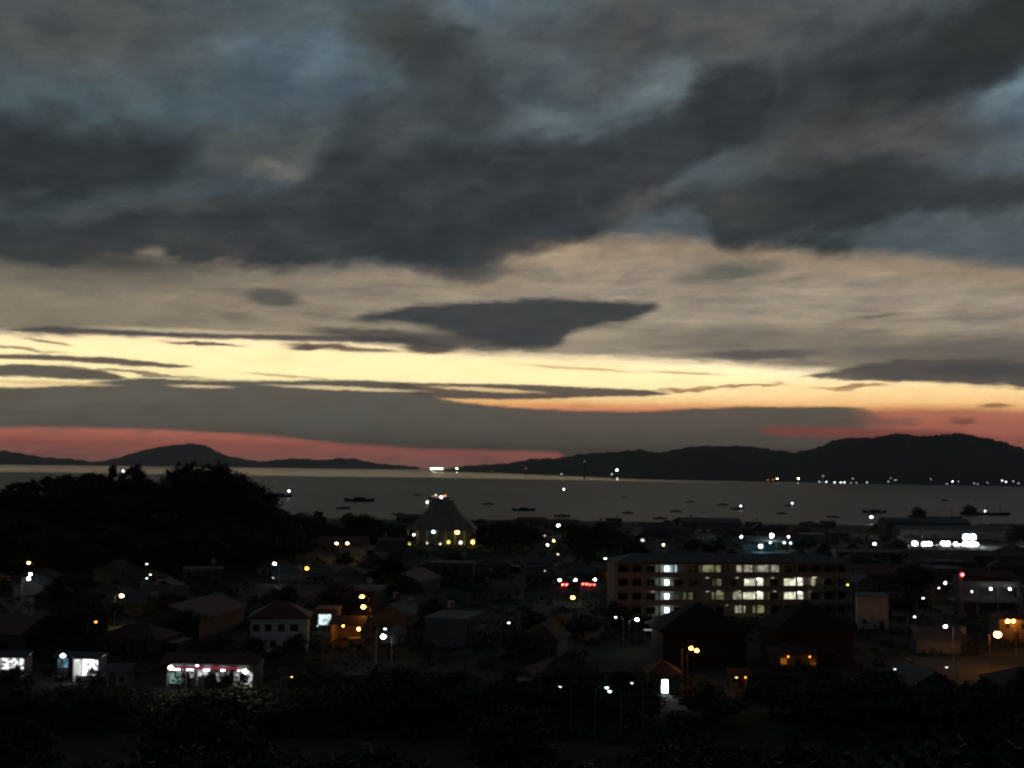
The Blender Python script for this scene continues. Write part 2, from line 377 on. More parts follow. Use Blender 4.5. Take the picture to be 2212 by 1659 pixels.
# ================================================================== mesh building
class MB:
    def __init__(s): s.v = []; s.f = []
    def add(s, vs, fs, M=None):
        o = len(s.v)
        for v in vs:
            v = Vector(v)
            s.v.append(tuple(M @ v) if M is not None else tuple(v))
        s.f += [tuple(o + i for i in f) for f in fs]
        return s
    def box(s, x0, x1, y0, y1, z0, z1, M=None):
        return s.add([(x0, y0, z0), (x1, y0, z0), (x1, y1, z0), (x0, y1, z0), (x0, y0, z1), (x1, y0, z1), (x1, y1, z1), (x0, y1, z1)],
                     [(0, 3, 2, 1), (4, 5, 6, 7), (0, 1, 5, 4), (1, 2, 6, 5), (2, 3, 7, 6), (3, 0, 4, 7)], M)
    def ring(s, pts, n=8, cap=True):
        """tapered tube through (x, y, z, r)"""
        o = len(s.v)
        P = [Vector(p[:3]) for p in pts]
        for i, p in enumerate(pts):
            d = (P[min(i + 1, len(P) - 1)] - P[max(i - 1, 0)]).normalized()
            a = Vector((1, 0, 0)) if abs(d.x) < .8 else Vector((0, 1, 0))
            u = d.cross(a).normalized(); v = d.cross(u)
            for k in range(n):
                t = 2 * pi * k / n
                s.v.append(tuple(P[i] + (u * cos(t) + v * sin(t)) * p[3]))
        for i in range(len(pts) - 1):
            for k in range(n):
                a, b = o + i * n + k, o + i * n + (k + 1) % n
                s.f.append((a, b, b + n, a + n))
        if cap:
            s.f.append(tuple(o + k for k in range(n))[::-1]); s.f.append(tuple(o + (len(pts) - 1) * n + k for k in range(n)))
        return s
    def ball(s, c, rx, ry=None, rz=None, nu=8, nv=5):
        ry = ry or rx; rz = rz or rx
        o = len(s.v)
        s.v.append((c[0], c[1], c[2] - rz))
        for j in range(1, nv):
            ph = -pi / 2 + pi * j / nv
            for i in range(nu):
                t = 2 * pi * i / nu
                s.v.append((c[0] + rx * cos(ph) * cos(t), c[1] + ry * cos(ph) * sin(t), c[2] + rz * sin(ph)))
        s.v.append((c[0], c[1], c[2] + rz)); top = len(s.v) - 1
        for i in range(nu):
            k = (i + 1) % nu
            s.f.append((o, o + 1 + k, o + 1 + i))
            for j in range(nv - 2):
                a, b = o + 1 + j * nu + i, o + 1 + j * nu + k
                s.f.append((a, b, b + nu, a + nu))
            q = o + 1 + (nv - 2) * nu
            s.f.append((q + i, q + k, top))
        return s
    def build(s, name, m, parent=None, smooth=False):
        me = bpy.data.meshes.new(name)
        me.from_pydata(s.v, [], s.f)
        me.update()
        if smooth: me.shade_smooth()
        me.materials.append(m)
        o = bpy.data.objects.new(name, me)
        COL.objects.link(o)
        if parent is not None: o.parent = parent
        return o

def tag(o, label=None, cat=None, group=None, kind=None):
    if label: o['label'] = label
    if cat: o['category'] = cat
    if group: o['group'] = group
    if kind: o['kind'] = kind
    return o
def thing(name, label, cat, loc, rz=0.0, group=None, scale=None):
    o = bpy.data.objects.new(name, None); COL.objects.link(o)
    o.empty_display_size = .5
    o.location = loc; o.rotation_euler = (0, 0, rz)
    if scale is not None: o.scale = scale
    return tag(o, label, cat, group)
def copy_tree(o, parent=None):
    c = o.copy(); COL.objects.link(c)
    if parent is not None: c.parent = parent
    for ch in list(KIDS.get(o.name, o.children)): copy_tree(ch, c)
    return c
KIDS = {}

# ================================================================== terrain
def sstep(t): t = max(0.0, min(1.0, t)); return t * t * (3 - 2 * t)
def h(x, y):
    if y < 300: z = 10 + 1.5 * (1 - sstep((y - 110) / 190))
    else: z = 10 - 8 * (y - 300) / 740
    z += 33 * sstep((115 - y) / 115) * 1.0
    k = ((x + 158) / 66) ** 2 + ((y - 480) / 92) ** 2
    z += 17 * math.exp(-k * k * .8)
    k2 = ((x + 235) / 70) ** 2 + ((y - 520) / 90) ** 2
    z += 11 * math.exp(-k2 * k2)
    z += .5 * sin(x * .021 + 1.3) * cos(y * .017)
    sh = 1035 + 14 * sin(x * .011) + 6 * sin(x * .037 + 2)
    if y > sh: z -= (y - sh) * .12
    return max(z, -4.0)
def hit(dx, dy, up=0.0, ymax=1400):
    """where the line of sight through a frame point meets the ground raised by up metres"""
    d = ray(dx, dy)
    t = 60.0
    while t < ymax / max(d.y, .1):
        p = EYE + d * t
        if p.z <= max(h(p.x, p.y), 0) + up: return Vector((p.x, p.y, max(h(p.x, p.y), 0.0)))
        t += .5 if t < 400 else 1.0
    p = EYE + d * t
    return Vector((p.x, p.y, max(h(p.x, p.y), 0.0)))
def atY(dx, dy, Y):
    d = ray(dx, dy)
    return EYE + d * (Y / d.y)
def sea(dx, dy):
    d = ray(dx, dy); t = -EYE.z / d.z
    p = EYE + d * t
    return Vector((p.x, p.y, 0.0))
RMI = RM.inverted()
def proj(p):
    q = RMI @ (Vector(p) - EYE)
    if q.z > -1: return None
    return (1106 + q.x / -q.z * F, 829.5 - q.y / -q.z * F)

def grid_mesh(name, xs, ys, fz, m):
    vs = [(x, y, fz(x, y)) for y in ys for x in xs]
    nx = len(xs)
    fs = [(j * nx + i, j * nx + i + 1, (j + 1) * nx + i + 1, (j + 1) * nx + i) for j in range(len(ys) - 1) for i in range(nx - 1)]
    b = MB(); b.v = vs; b.f = fs
    return b.build(name, m, None, True)

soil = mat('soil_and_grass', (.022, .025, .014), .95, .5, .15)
xs = [-2600, -1600, -1000, -760] + [-620 + 8 * i for i in range(156)] + [760, 1000, 1600, 2600]
ys = [-700, -300, -100] + [-40 + 6 * i for i in range(30)] + [140 + 9 * i for i in range(115)] + [1185, 1300]
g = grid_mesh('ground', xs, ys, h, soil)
tag(g, kind='structure')

# water: ruffled by wind near the town, calm and mirror-like beyond about 5.4 km
wm = bpy.data.materials.new('sea_water'); wm.use_nodes = True
t = wm.node_tree; t.nodes.clear(); g = G(t)
tcn = g.new('ShaderNodeTexCoord')
sp = g.new('ShaderNodeSeparateXYZ'); t.links.new(tcn.outputs['Object'], sp.inputs[0])
yy = g.m('ADD', sp.outputs[1], g.m('MULTIPLY', g.m('SUBTRACT', g.noise(g.vec(g.m('MULTIPLY', sp.outputs[0], .0006), g.m('MULTIPLY', sp.outputs[1], .0002)), 1, 4), .5), 1600))
calm = g.sm(yy, 4700, 6200)
patch = g.noise(g.vec(g.m('MULTIPLY', sp.outputs[0], .0022), g.m('MULTIPLY', sp.outputs[1], .0009), 4.0), 1, 5, .6)
rough = g.m('ADD', g.m('ADD', .40, g.m('MULTIPLY', patch, .08)), g.m('MULTIPLY', calm, -.29))
b = g.new('ShaderNodeBsdfPrincipled')
b.inputs['Base Color'].default_value = (.03, .06, .08, 1)
b.inputs['IOR'].default_value = 1.33
g.put(b.inputs['Roughness'], rough)
bp = g.new('ShaderNodeBump'); bp.inputs['Strength'].default_value = .35; bp.inputs['Distance'].default_value = 1.2
g.put(bp.inputs['Height'], g.noise(g.vec(g.m('MULTIPLY', sp.outputs[0], .02), g.m('MULTIPLY', sp.outputs[1], .05)), 1, 4, .6))
g.put(bp.inputs['Strength'], g.m('MULTIPLY', g.m('SUBTRACT', 1.0, calm), .3))
t.links.new(bp.outputs[0], b.inputs['Normal'])
o = g.new('ShaderNodeOutputMaterial'); t.links.new(b.outputs[0], o.inputs[0])
wb = MB(); wb.add([(-24000, 900, 0), (24000, 900, 0), (40000, 60000, 0), (-40000, 60000, 0), (-24000, -900, 0), (24000, -900, 0)], [(0, 1, 2, 3), (4, 5, 1, 0)])
tag(wb.build('water', wm), kind='structure')

# ================================================================== far hills
hillm = mat('wooded_hillside', (.035, .045, .028), .95, .4, .004)
def hills(name, ridge, shore, depth, seed, m=hillm, rough_amp=4.5):
    rnd = random.Random(seed)
    x0, x1 = ridge[0][0], ridge[-1][0]
    N = int((x1 - x0) / 2.0)
    def interp(p, x):
        for (a, ya), (b_, yb) in zip(p, p[1:]):
            if a <= x <= b_: return ya + (yb - ya) * (x - a) / (b_ - a)
        return p[-1][1] if x > p[-1][0] else p[0][1]
    ph = [rnd.random() * 6.28 for _ in range(12)]
    rows = 14
    vs = []
    for i in range(N + 1):
        x = x0 + (x1 - x0) * i / N
        s = sea(x, interp(shore, x))
        dist = hypot(s.x, s.y)
        ux, uy = s.x / dist, s.y / dist
        rd = dist + depth
        ry = interp(ridge, x) + .9 * sin(i * .9 + ph[0]) * .5 + .8 * sin(i * .37 + ph[1]) + rnd.uniform(-.35, .35)
        zt = 48 + tan(azel(x, ry)[1]) * rd
        zt = max(zt, 4)
        for j in range(rows + 1):
            q = j / rows
            if q <= .6:
                w_ = q / .6
                zz = zt * (w_ ** .85) * (1 + .10 * sin(w_ * pi) * sin(i * .11 + j * .9 + ph[2])) + (rnd.uniform(-1, 1) * rough_amp * w_ if 0 < w_ < 1 else 0)
                zz = min(zz, (48 + (zt - 48) * ((dist + depth * w_) / rd)) - (0 if w_ == 1 else .5)) if zt > 60 else min(zz, zt)
                dd = dist + depth * w_
                if j == 0: zz = -3
            else:
                w_ = (q - .6) / .4
                zz = zt * (1 - w_) ** 1.2 - 3 * w_; dd = rd + depth * 1.2 * w_
            vs.append((ux * dd, uy * dd, zz))
    fs = []
    R1 = rows + 1
    for i in range(N):
        for j in range(rows):
            a = i * R1 + j
            fs.append((a, a + R1, a + R1 + 1, a + 1))
    b = MB(); b.v = vs; b.f = fs
    return tag(b.build(name, m), kind='structure')

hills('hills', [(-90, 985), (-40, 972), (10, 972), (45, 979), (90, 987), (150, 990), (200, 997), (250, 1001)], [(-90, 1002.2), (250, 1006.2)], 2600, 1)
hills('hills', [(180, 1002), (215, 996), (250, 989), (290, 977), (330, 966), (360, 960), (400, 957), (432, 958), (455, 965), (480, 980), (505, 987), (540, 993), (580, 1000)], [(180, 1004.8), (580, 1010.4)], 3000, 2)
hills('hills', [(520, 1000), (560, 997), (610, 991), (640, 989), (700, 993), (730, 989), (765, 989), (800, 998), (840, 1003), (880, 1006), (905, 1009)], [(520, 1009.4), (905, 1014.6)], 2200, 3)
hills('hills', [(955, 1014), (1000, 1006), (1050, 1003), (1100, 999), (1150, 990), (1200, 988), (1250, 980), (1330, 973), (1385, 970), (1420, 976), (1480, 965), (1530, 960), (1600, 962), (1650, 965), (1700, 973), (1760, 990), (1800, 1010)],
      [(955, 1018.5), (1100, 1023), (1250, 1029), (1400, 1036), (1600, 1039.5), (1800, 1044)], 2300, 4)
hills('hills', [(1560, 1030), (1620, 1012), (1690, 985), (1730, 973), (1770, 962), (1800, 948), (1850, 942), (1900, 939), (1940, 934), (1985, 937), (2040, 936), (2085, 933), (2120, 940), (2160, 950), (2200, 962), (2280, 985), (2400, 1000)],
      [(1560, 1039), (1800, 1043.5), (2000, 1047.5), (2212, 1050.5), (2400, 1053)], 1700, 5)

# ================================================================== trees
leafm = mat('leaves', (.034, .048, .020), .7, .45, .8)
palm_leaf = mat('palm_leaves', (.036, .050, .022), .6, .4, .8)
barkm = mat('bark', (.07, .055, .04), .95, .3, 3)
def tree_proto(seed, H, cr, ch, n_clump, n_leaf, leaf):
    rnd = np.random.RandomState(seed)
    tr = MB()
    th = H - ch * 1.1
    lean = rnd.uniform(-.5, .5, 2)
    tr.ring([(0, 0, -.6, H * .034), (lean[0] * .3, lean[1] * .3, th * .5, H * .024), (lean[0], lean[1], th, H * .019), (lean[0] * 1.2, lean[1] * 1.2, H * .8, H * .007)], 7)
    cl = []
    for i in range(n_clump):
        a = rnd.uniform(0, 2 * pi); u = rnd.uniform(-.85, 1); rr = rnd.uniform(.35, 1.0) ** .6
        s_ = sqrt(max(0, 1 - u * u)) * rr
        k = 1 + .22 * sin(3 * a + seed) + rnd.uniform(-.15, .15)
        cl.append((lean[0] + cr * s_ * cos(a) * k, lean[1] + cr * s_ * sin(a) * k, H - ch * 1.0 + ch * u * rr * .95))
    for c_ in cl[:9]:
        tr.ring([(lean[0], lean[1], th * rnd.uniform(.75, 1.0), H * .012), ((lean[0] + c_[0]) / 2, (lean[1] + c_[1]) / 2, (th + c_[2]) / 2 + .4, H * .008), (c_[0], c_[1], c_[2], H * .003)], 5)
    n = n_clump * n_leaf
    C = np.repeat(np.array(cl), n_leaf, 0)
    cs = np.repeat(rnd.uniform(.6, 1.25, n_clump), n_leaf)[:, None]
    P = C + rnd.normal(0, 1, (n, 3)) * np.array([cr * .17, cr * .17, cr * .12]) * cs
    a = rnd.normal(0, 1, (n, 3)); a /= np.linalg.norm(a, axis=1)[:, None]
    b = rnd.normal(0, 1, (n, 3)); b -= a * (a * b).sum(1)[:, None]; b /= np.linalg.norm(b, axis=1)[:, None]
    sz = leaf * rnd.uniform(.6, 1.3, (n, 1))
    V = np.stack([P - a * sz, P - b * sz * .5, P + a * sz, P + b * sz * .5], 1).reshape(-1, 3)
    cb = MB(); cb.v = [tuple(v) for v in V]; cb.f = [(4 * i, 4 * i + 1, 4 * i + 2, 4 * i + 3) for i in range(n)]
    return tr, cb
def make_tree(name, label, cat, group, tr, cb, leaf_mat=leafm):
    r = thing(name, label, cat, (0, -5000, 0), 0, group)
    tr.build('trunk', barkm, r); cb.build('crown', leaf_mat, r)
    return r
def palm_proto(seed, H):
    rnd = random.Random(seed)
    tr = MB(); lx = rnd.uniform(-1.5, 1.5)
    tr.ring([(lx * (q ** 2), 0, H * q - .4, .22 - .09 * q) for q in (0, .25, .5, .75, 1)], 7)
    cb = MB()
    for i in range(17):
        a = 2 * pi * i / 17 + rnd.uniform(-.1, .1); L = rnd.uniform(3.0, 3.9); e0 = rnd.uniform(.1, 1.15)
        pts = []
        for k in range(9):
            q = k / 8
            r_ = L * q * cos(e0 * (1 - q)); z = H - .3 + L * (sin(e0) * q - .85 * q * q)
            pts.append(Vector((lx + r_ * cos(a), r_ * sin(a), z)))
        side = Vector((-sin(a), cos(a), 0))
        for k in range(8):
            p, q_ = pts[k], pts[k + 1]; w_ = .75 * (1 - (k / 8) ** 2) + .08
            for sg in (-1, 1):
                for m_ in (0, .5):
                    a0 = p.lerp(q_, m_); a1 = p.lerp(q_, m_ + .3)
                    tip = a0 + side * sg * w_ + (q_ - p) * .5 + Vector((0, 0, -.35 * w_))
                    cb.add([a0, a1, tip], [(0, 1, 2)])
    return tr, cb

PROTO = []
for sd, H, cr, ch, nc, nl in ((1, 12, 5.2, 4.6, 46, 62), (2, 14, 4.6, 6.0, 50, 60), (3, 10, 5.6, 3.8, 44, 60), (4, 16, 5.0, 7.0, 56, 60), (5, 13, 3.0, 6.0, 34, 62)):
    PROTO.append((tree_proto(sd, H, cr, ch, nc, nl, .42), H, cr))
PALM = (palm_proto(7, 12), 12, 3.6)
TREES = {}     # (proto index, group) -> first tree
TREE_MESH = {}
def put_tree(idx, x, y, height=None, wide=1.0, group='', label='', name='broadleaf_tree', rnd=random, sink=0.0, cat='tree'):
    (tb, cb), H, cr = PALM if idx == 'palm' else PROTO[idx]
    if idx not in TREE_MESH:
        r = make_tree(name, label, cat, group, tb, cb, palm_leaf if idx == 'palm' else leafm)
        TREE_MESH[idx] = r; KIDS[r.name] = list(r.children)
        o = r
    else:
        src = TREE_MESH[idx]
        o = src.copy(); COL.objects.link(o)
        for ch in KIDS[src.name]:
            c_ = ch.copy(); COL.objects.link(c_); c_.parent = o
    s = (height or H) / H
    o.location = (x, y, h(x, y) - sink)
    o.rotation_euler = (0, 0, rnd.uniform(0, 6.28))
    o.scale = (s * wide, s * wide, s)
    o.name = name
    tag(o, label, cat, group)
    return o

# things that must stay visible: (frame x, frame y, radius, distance)
KEEP = []
FOOT = []   # footprints (x, y, r)
def clear_of(x, y, top, r):
    D = y
    p1 = proj((x - r, y, top)); p2 = proj((x + r, y, h(x, y)))
    if p1 is None: return False
    for (kx, ky, kr, kd) in KEEP:
        if kd > D - 4 and p1[0] - kr < kx < p2[0] + kr and p1[1] - kr < ky < p2[1] + kr: return False
    for (fx, fy, fr) in FOOT:
        if hypot(x - fx, y - fy) < fr + r * .7: return False
    return True
# ================================================================== building kit
wall_cream = mat('cream_plaster', (.26, .235, .195), .9, .18, .7)
wall_white = mat('white_plaster', (.70, .69, .64), .85, .15, .7)
wall_grey = mat('grey_plaster', (.18, .18, .18), .9, .2, .7)
wall_blue = mat('blue_paint', (.10, .16, .20), .8, .2, .7)
conc = mat('bare_concrete', (.22, .21, .20), .9, .25, .8)
roof_rust = mat('rusty_iron_sheet', (.10, .042, .030), .75, .4, .5)
roof_red = mat('red_painted_iron_sheet', (.14, .028, .024), .6, .25, .5)
roof_grey = mat('grey_iron_sheet', (.08, .08, .08), .6, .3, .5)
roof_green = mat('green_iron_sheet', (.03, .07, .05), .6, .3, .5)
glassm = mat('dark_window_glass', (.01, .012, .014), .15, .1, 1)
framem = mat('painted_window_frame', (.18, .17, .15), .7, .15, 3)
doorm = mat('brown_door', (.07, .04, .025), .7, .2, 3)
metal = mat('galvanised_steel', (.30, .31, .31), .5, .2, 3, .6)
darkmetal = mat('dark_steel', (.05, .05, .055), .5, .2, 3, .4)

def roof_mb(kind, w_, d_, z, rise, ov=.7, th=.14):
    b = MB(); W, D = w_ / 2 + ov, d_ / 2 + ov
    if kind == 'flat':
        b.box(-W + ov * .6, W - ov * .6, -D + ov * .6, D - ov * .6, z + .002, z + .25)
        return b
    zz = z - ov * rise / (d_ / 2) * .6
    if kind == 'gable':
        top = [(-W, -D, zz), (W, -D, zz), (W, D, zz), (-W, D, zz), (-W, 0, z + rise), (W, 0, z + rise)]
        f = [(0, 1, 5, 4), (2, 3, 4, 5)]
    else:
        k = max(0.0, W - D) if kind == 'hip' else 0.0
        top = [(-W, -D, zz), (W, -D, zz), (W, D, zz), (-W, D, zz), (-k, 0, z + rise), (k, 0, z + rise)]
        f = [(0, 1, 5, 4), (2, 3, 4, 5), (1, 2, 5), (3, 0, 4)]
    n = len(top)
    vs = [(x, y, q + th) for x, y, q in top] + list(top)
    fs = list(f) + [tuple(i + n for i in g_)[::-1] for g_ in f]
    edge = [(0, 1), (1, 2), (2, 3), (3, 0)] if kind != 'gable' else [(0, 1), (2, 3), (1, 5), (5, 2), (3, 4), (4, 0)]
    for a, c_ in edge: fs.append((a, a + n, c_ + n, c_))
    return b.add(vs, fs)

def wall_mb(kind, w_, d_, h_, rise):
    b = MB(); x, y = w_ / 2, d_ / 2
    if kind == 'gable':
        r = rise - .1
        b.add([(-x, -y, -1.5), (x, -y, -1.5), (x, y, -1.5), (-x, y, -1.5), (-x, -y, h_), (x, -y, h_), (x, y, h_), (-x, y, h_), (-x, 0, h_ + r), (x, 0, h_ + r)],
              [(0, 1, 5, 4), (2, 3, 7, 6), (1, 2, 6, 9, 5), (3, 0, 4, 8, 7)])
    else:
        b.box(-x, x, -y, y, -1.5, h_ - .02)
    return b

def window(parent, x, z, ww, wh, y, pane_mat, sills=True):
    fr = MB(); t_ = .08
    fr.box(x - ww / 2 - t_, x + ww / 2 + t_, y - .09, y + .02, z - t_, z).box(x - ww / 2 - t_, x + ww / 2 + t_, y - .09, y + .02, z + wh, z + wh + t_)
    fr.box(x - ww / 2 - t_, x - ww / 2, y - .09, y + .02, z, z + wh).box(x + ww / 2, x + ww / 2 + t_, y - .09, y + .02, z, z + wh)
    fr.box(x - .03, x + .03, y - .085, y + .02, z, z + wh)
    o = fr.build('window', framem, parent)
    p = MB(); p.box(x - ww / 2, x + ww / 2, y - .05, y + .01, z, z + wh)
    p.build('pane', pane_mat, o)
    return o

def wall_lamp(parent, x, y, z, m, r=.16):
    b = MB(); b.box(x - .04, x + .04, y, y + .35, z + .05, z + .12)
    o = b.build('wall_lamp', darkmetal, parent)
    q = MB(); q.ball((x, y - r * .2, z - r * .3), r)
    q.build('bulb', m, o)
    return o

def house(name, label, cat, loc, rz, w_, d_, h_, kind='hip', rise=2.2, wm_=wall_cream, rm_=roof_rust, wins=(), door=None, lamps=(), group=None, foot=True, ov=.7):
    r = thing(name, label, cat, loc, rz, group)
    wall_mb('hip' if kind == 'pyramid' else kind, w_, d_, h_, rise).build('wall', wm_, r)
    roof_mb(kind, w_, d_, h_, rise, ov).build('roof', rm_, r)
    for (x, z, ww, wh, pm) in wins: window(r, x, z, ww, wh, -d_ / 2, pm)
    if door is not None:
        b = MB(); b.box(door - .5, door + .5, -d_ / 2 - .06, -d_ / 2 + .02, 0, 2.1); b.build('door', doorm, r)
    for (x, z, out, m, rad) in lamps: wall_lamp(r, x, -d_ / 2 - out, z, m, rad)
    if foot: FOOT.append((loc[0], loc[1], max(w_, d_) * .55))
    return r

def keep(dx, dy, rad, D): KEEP.append((dx, dy, rad, D))

# ================================================================== street lamps
def lamp_mesh(kind, hp, arm=1.6):
    pole = MB(); pole.ring([(0, 0, -.5, .10), (0, 0, hp * .6, .08), (0, 0, hp, .055)], 7)
    a_ = MB(); a_.ring([(0, 0, hp - .3, .045), (arm * .25, 0, hp + .15, .04), (arm * .8, 0, hp + .28, .04), (arm + .1, 0, hp + .27, .035)], 6)
    hd = MB(); hd.box(arm - .35, arm + .55, -.19, .19, hp + .16, hp + .34)
    return pole, a_, hd
LAMPS = {}
LAMP_R = {'bright': (.46, 70.0), 'mid': (.37, 45.0), 'dim': (.25, 8.0), 'faint': (.20, 2.4), 'huge': (.48, 110.0), 'orange': (.55, 16.0), 'blaze': (.70, 150.0), 'strong': (.55, 45.0)}
def street_lamp(dx, dy, label, colour=WHITE, power='mid', hp=7.0, rz=None, cname='white'):
    rnd = random.Random(int(dx * 31 + dy * 7))
    side = rnd.choice((0, pi)) if rz is None else rz
    arm = 1.6
    p = hit(dx, dy, hp)
    r_, st = LAMP_R[power]
    k = max(1.0, hypot(p.x, p.y) / 520)
    key = (power, cname, hp, round(k, 1))
    x = p.x - arm * cos(side); y = p.y - arm * sin(side)
    if key not in LAMPS:
        o = thing('street_lamp', label, 'street lamp', (x, y, h(x, y)), side, 'street lamps lit in the town at dusk')
        pl, a_, hd = lamp_mesh('', hp, arm)
        pl.build('pole', metal, o); a_.build('arm', metal, o)
        hh = hd.build('lamp_head', darkmetal, o)
        bl = MB(); bl.ball((arm, 0, hp + .10), r_ * k, r_ * k, r_ * .75 * k, 8, 5)
        bl.build('bulb', glow('lamp_' + cname, colour, st), hh)
        LAMPS[key] = o
        KIDS[o.name] = list(o.children)
        for c_ in o.children: KIDS[c_.name] = list(c_.children)
    else:
        o = copy_tree(LAMPS[key])
        o.location = (x, y, h(x, y)); o.rotation_euler = (0, 0, side)
        o.name = 'street_lamp'
        tag(o, label, 'street lamp', 'street lamps lit in the town at dusk')
    # set the height so the bulb lies on its line of sight
    d = ray(dx, dy); want = EYE.z + d.z / d.y * p.y
    o.location.z = want - hp - .10
    keep(dx, dy, 9, p.y)
    if power in ('huge', 'blaze', 'orange', 'strong'): FOOT.append((p.x, p.y, 20))
    return o

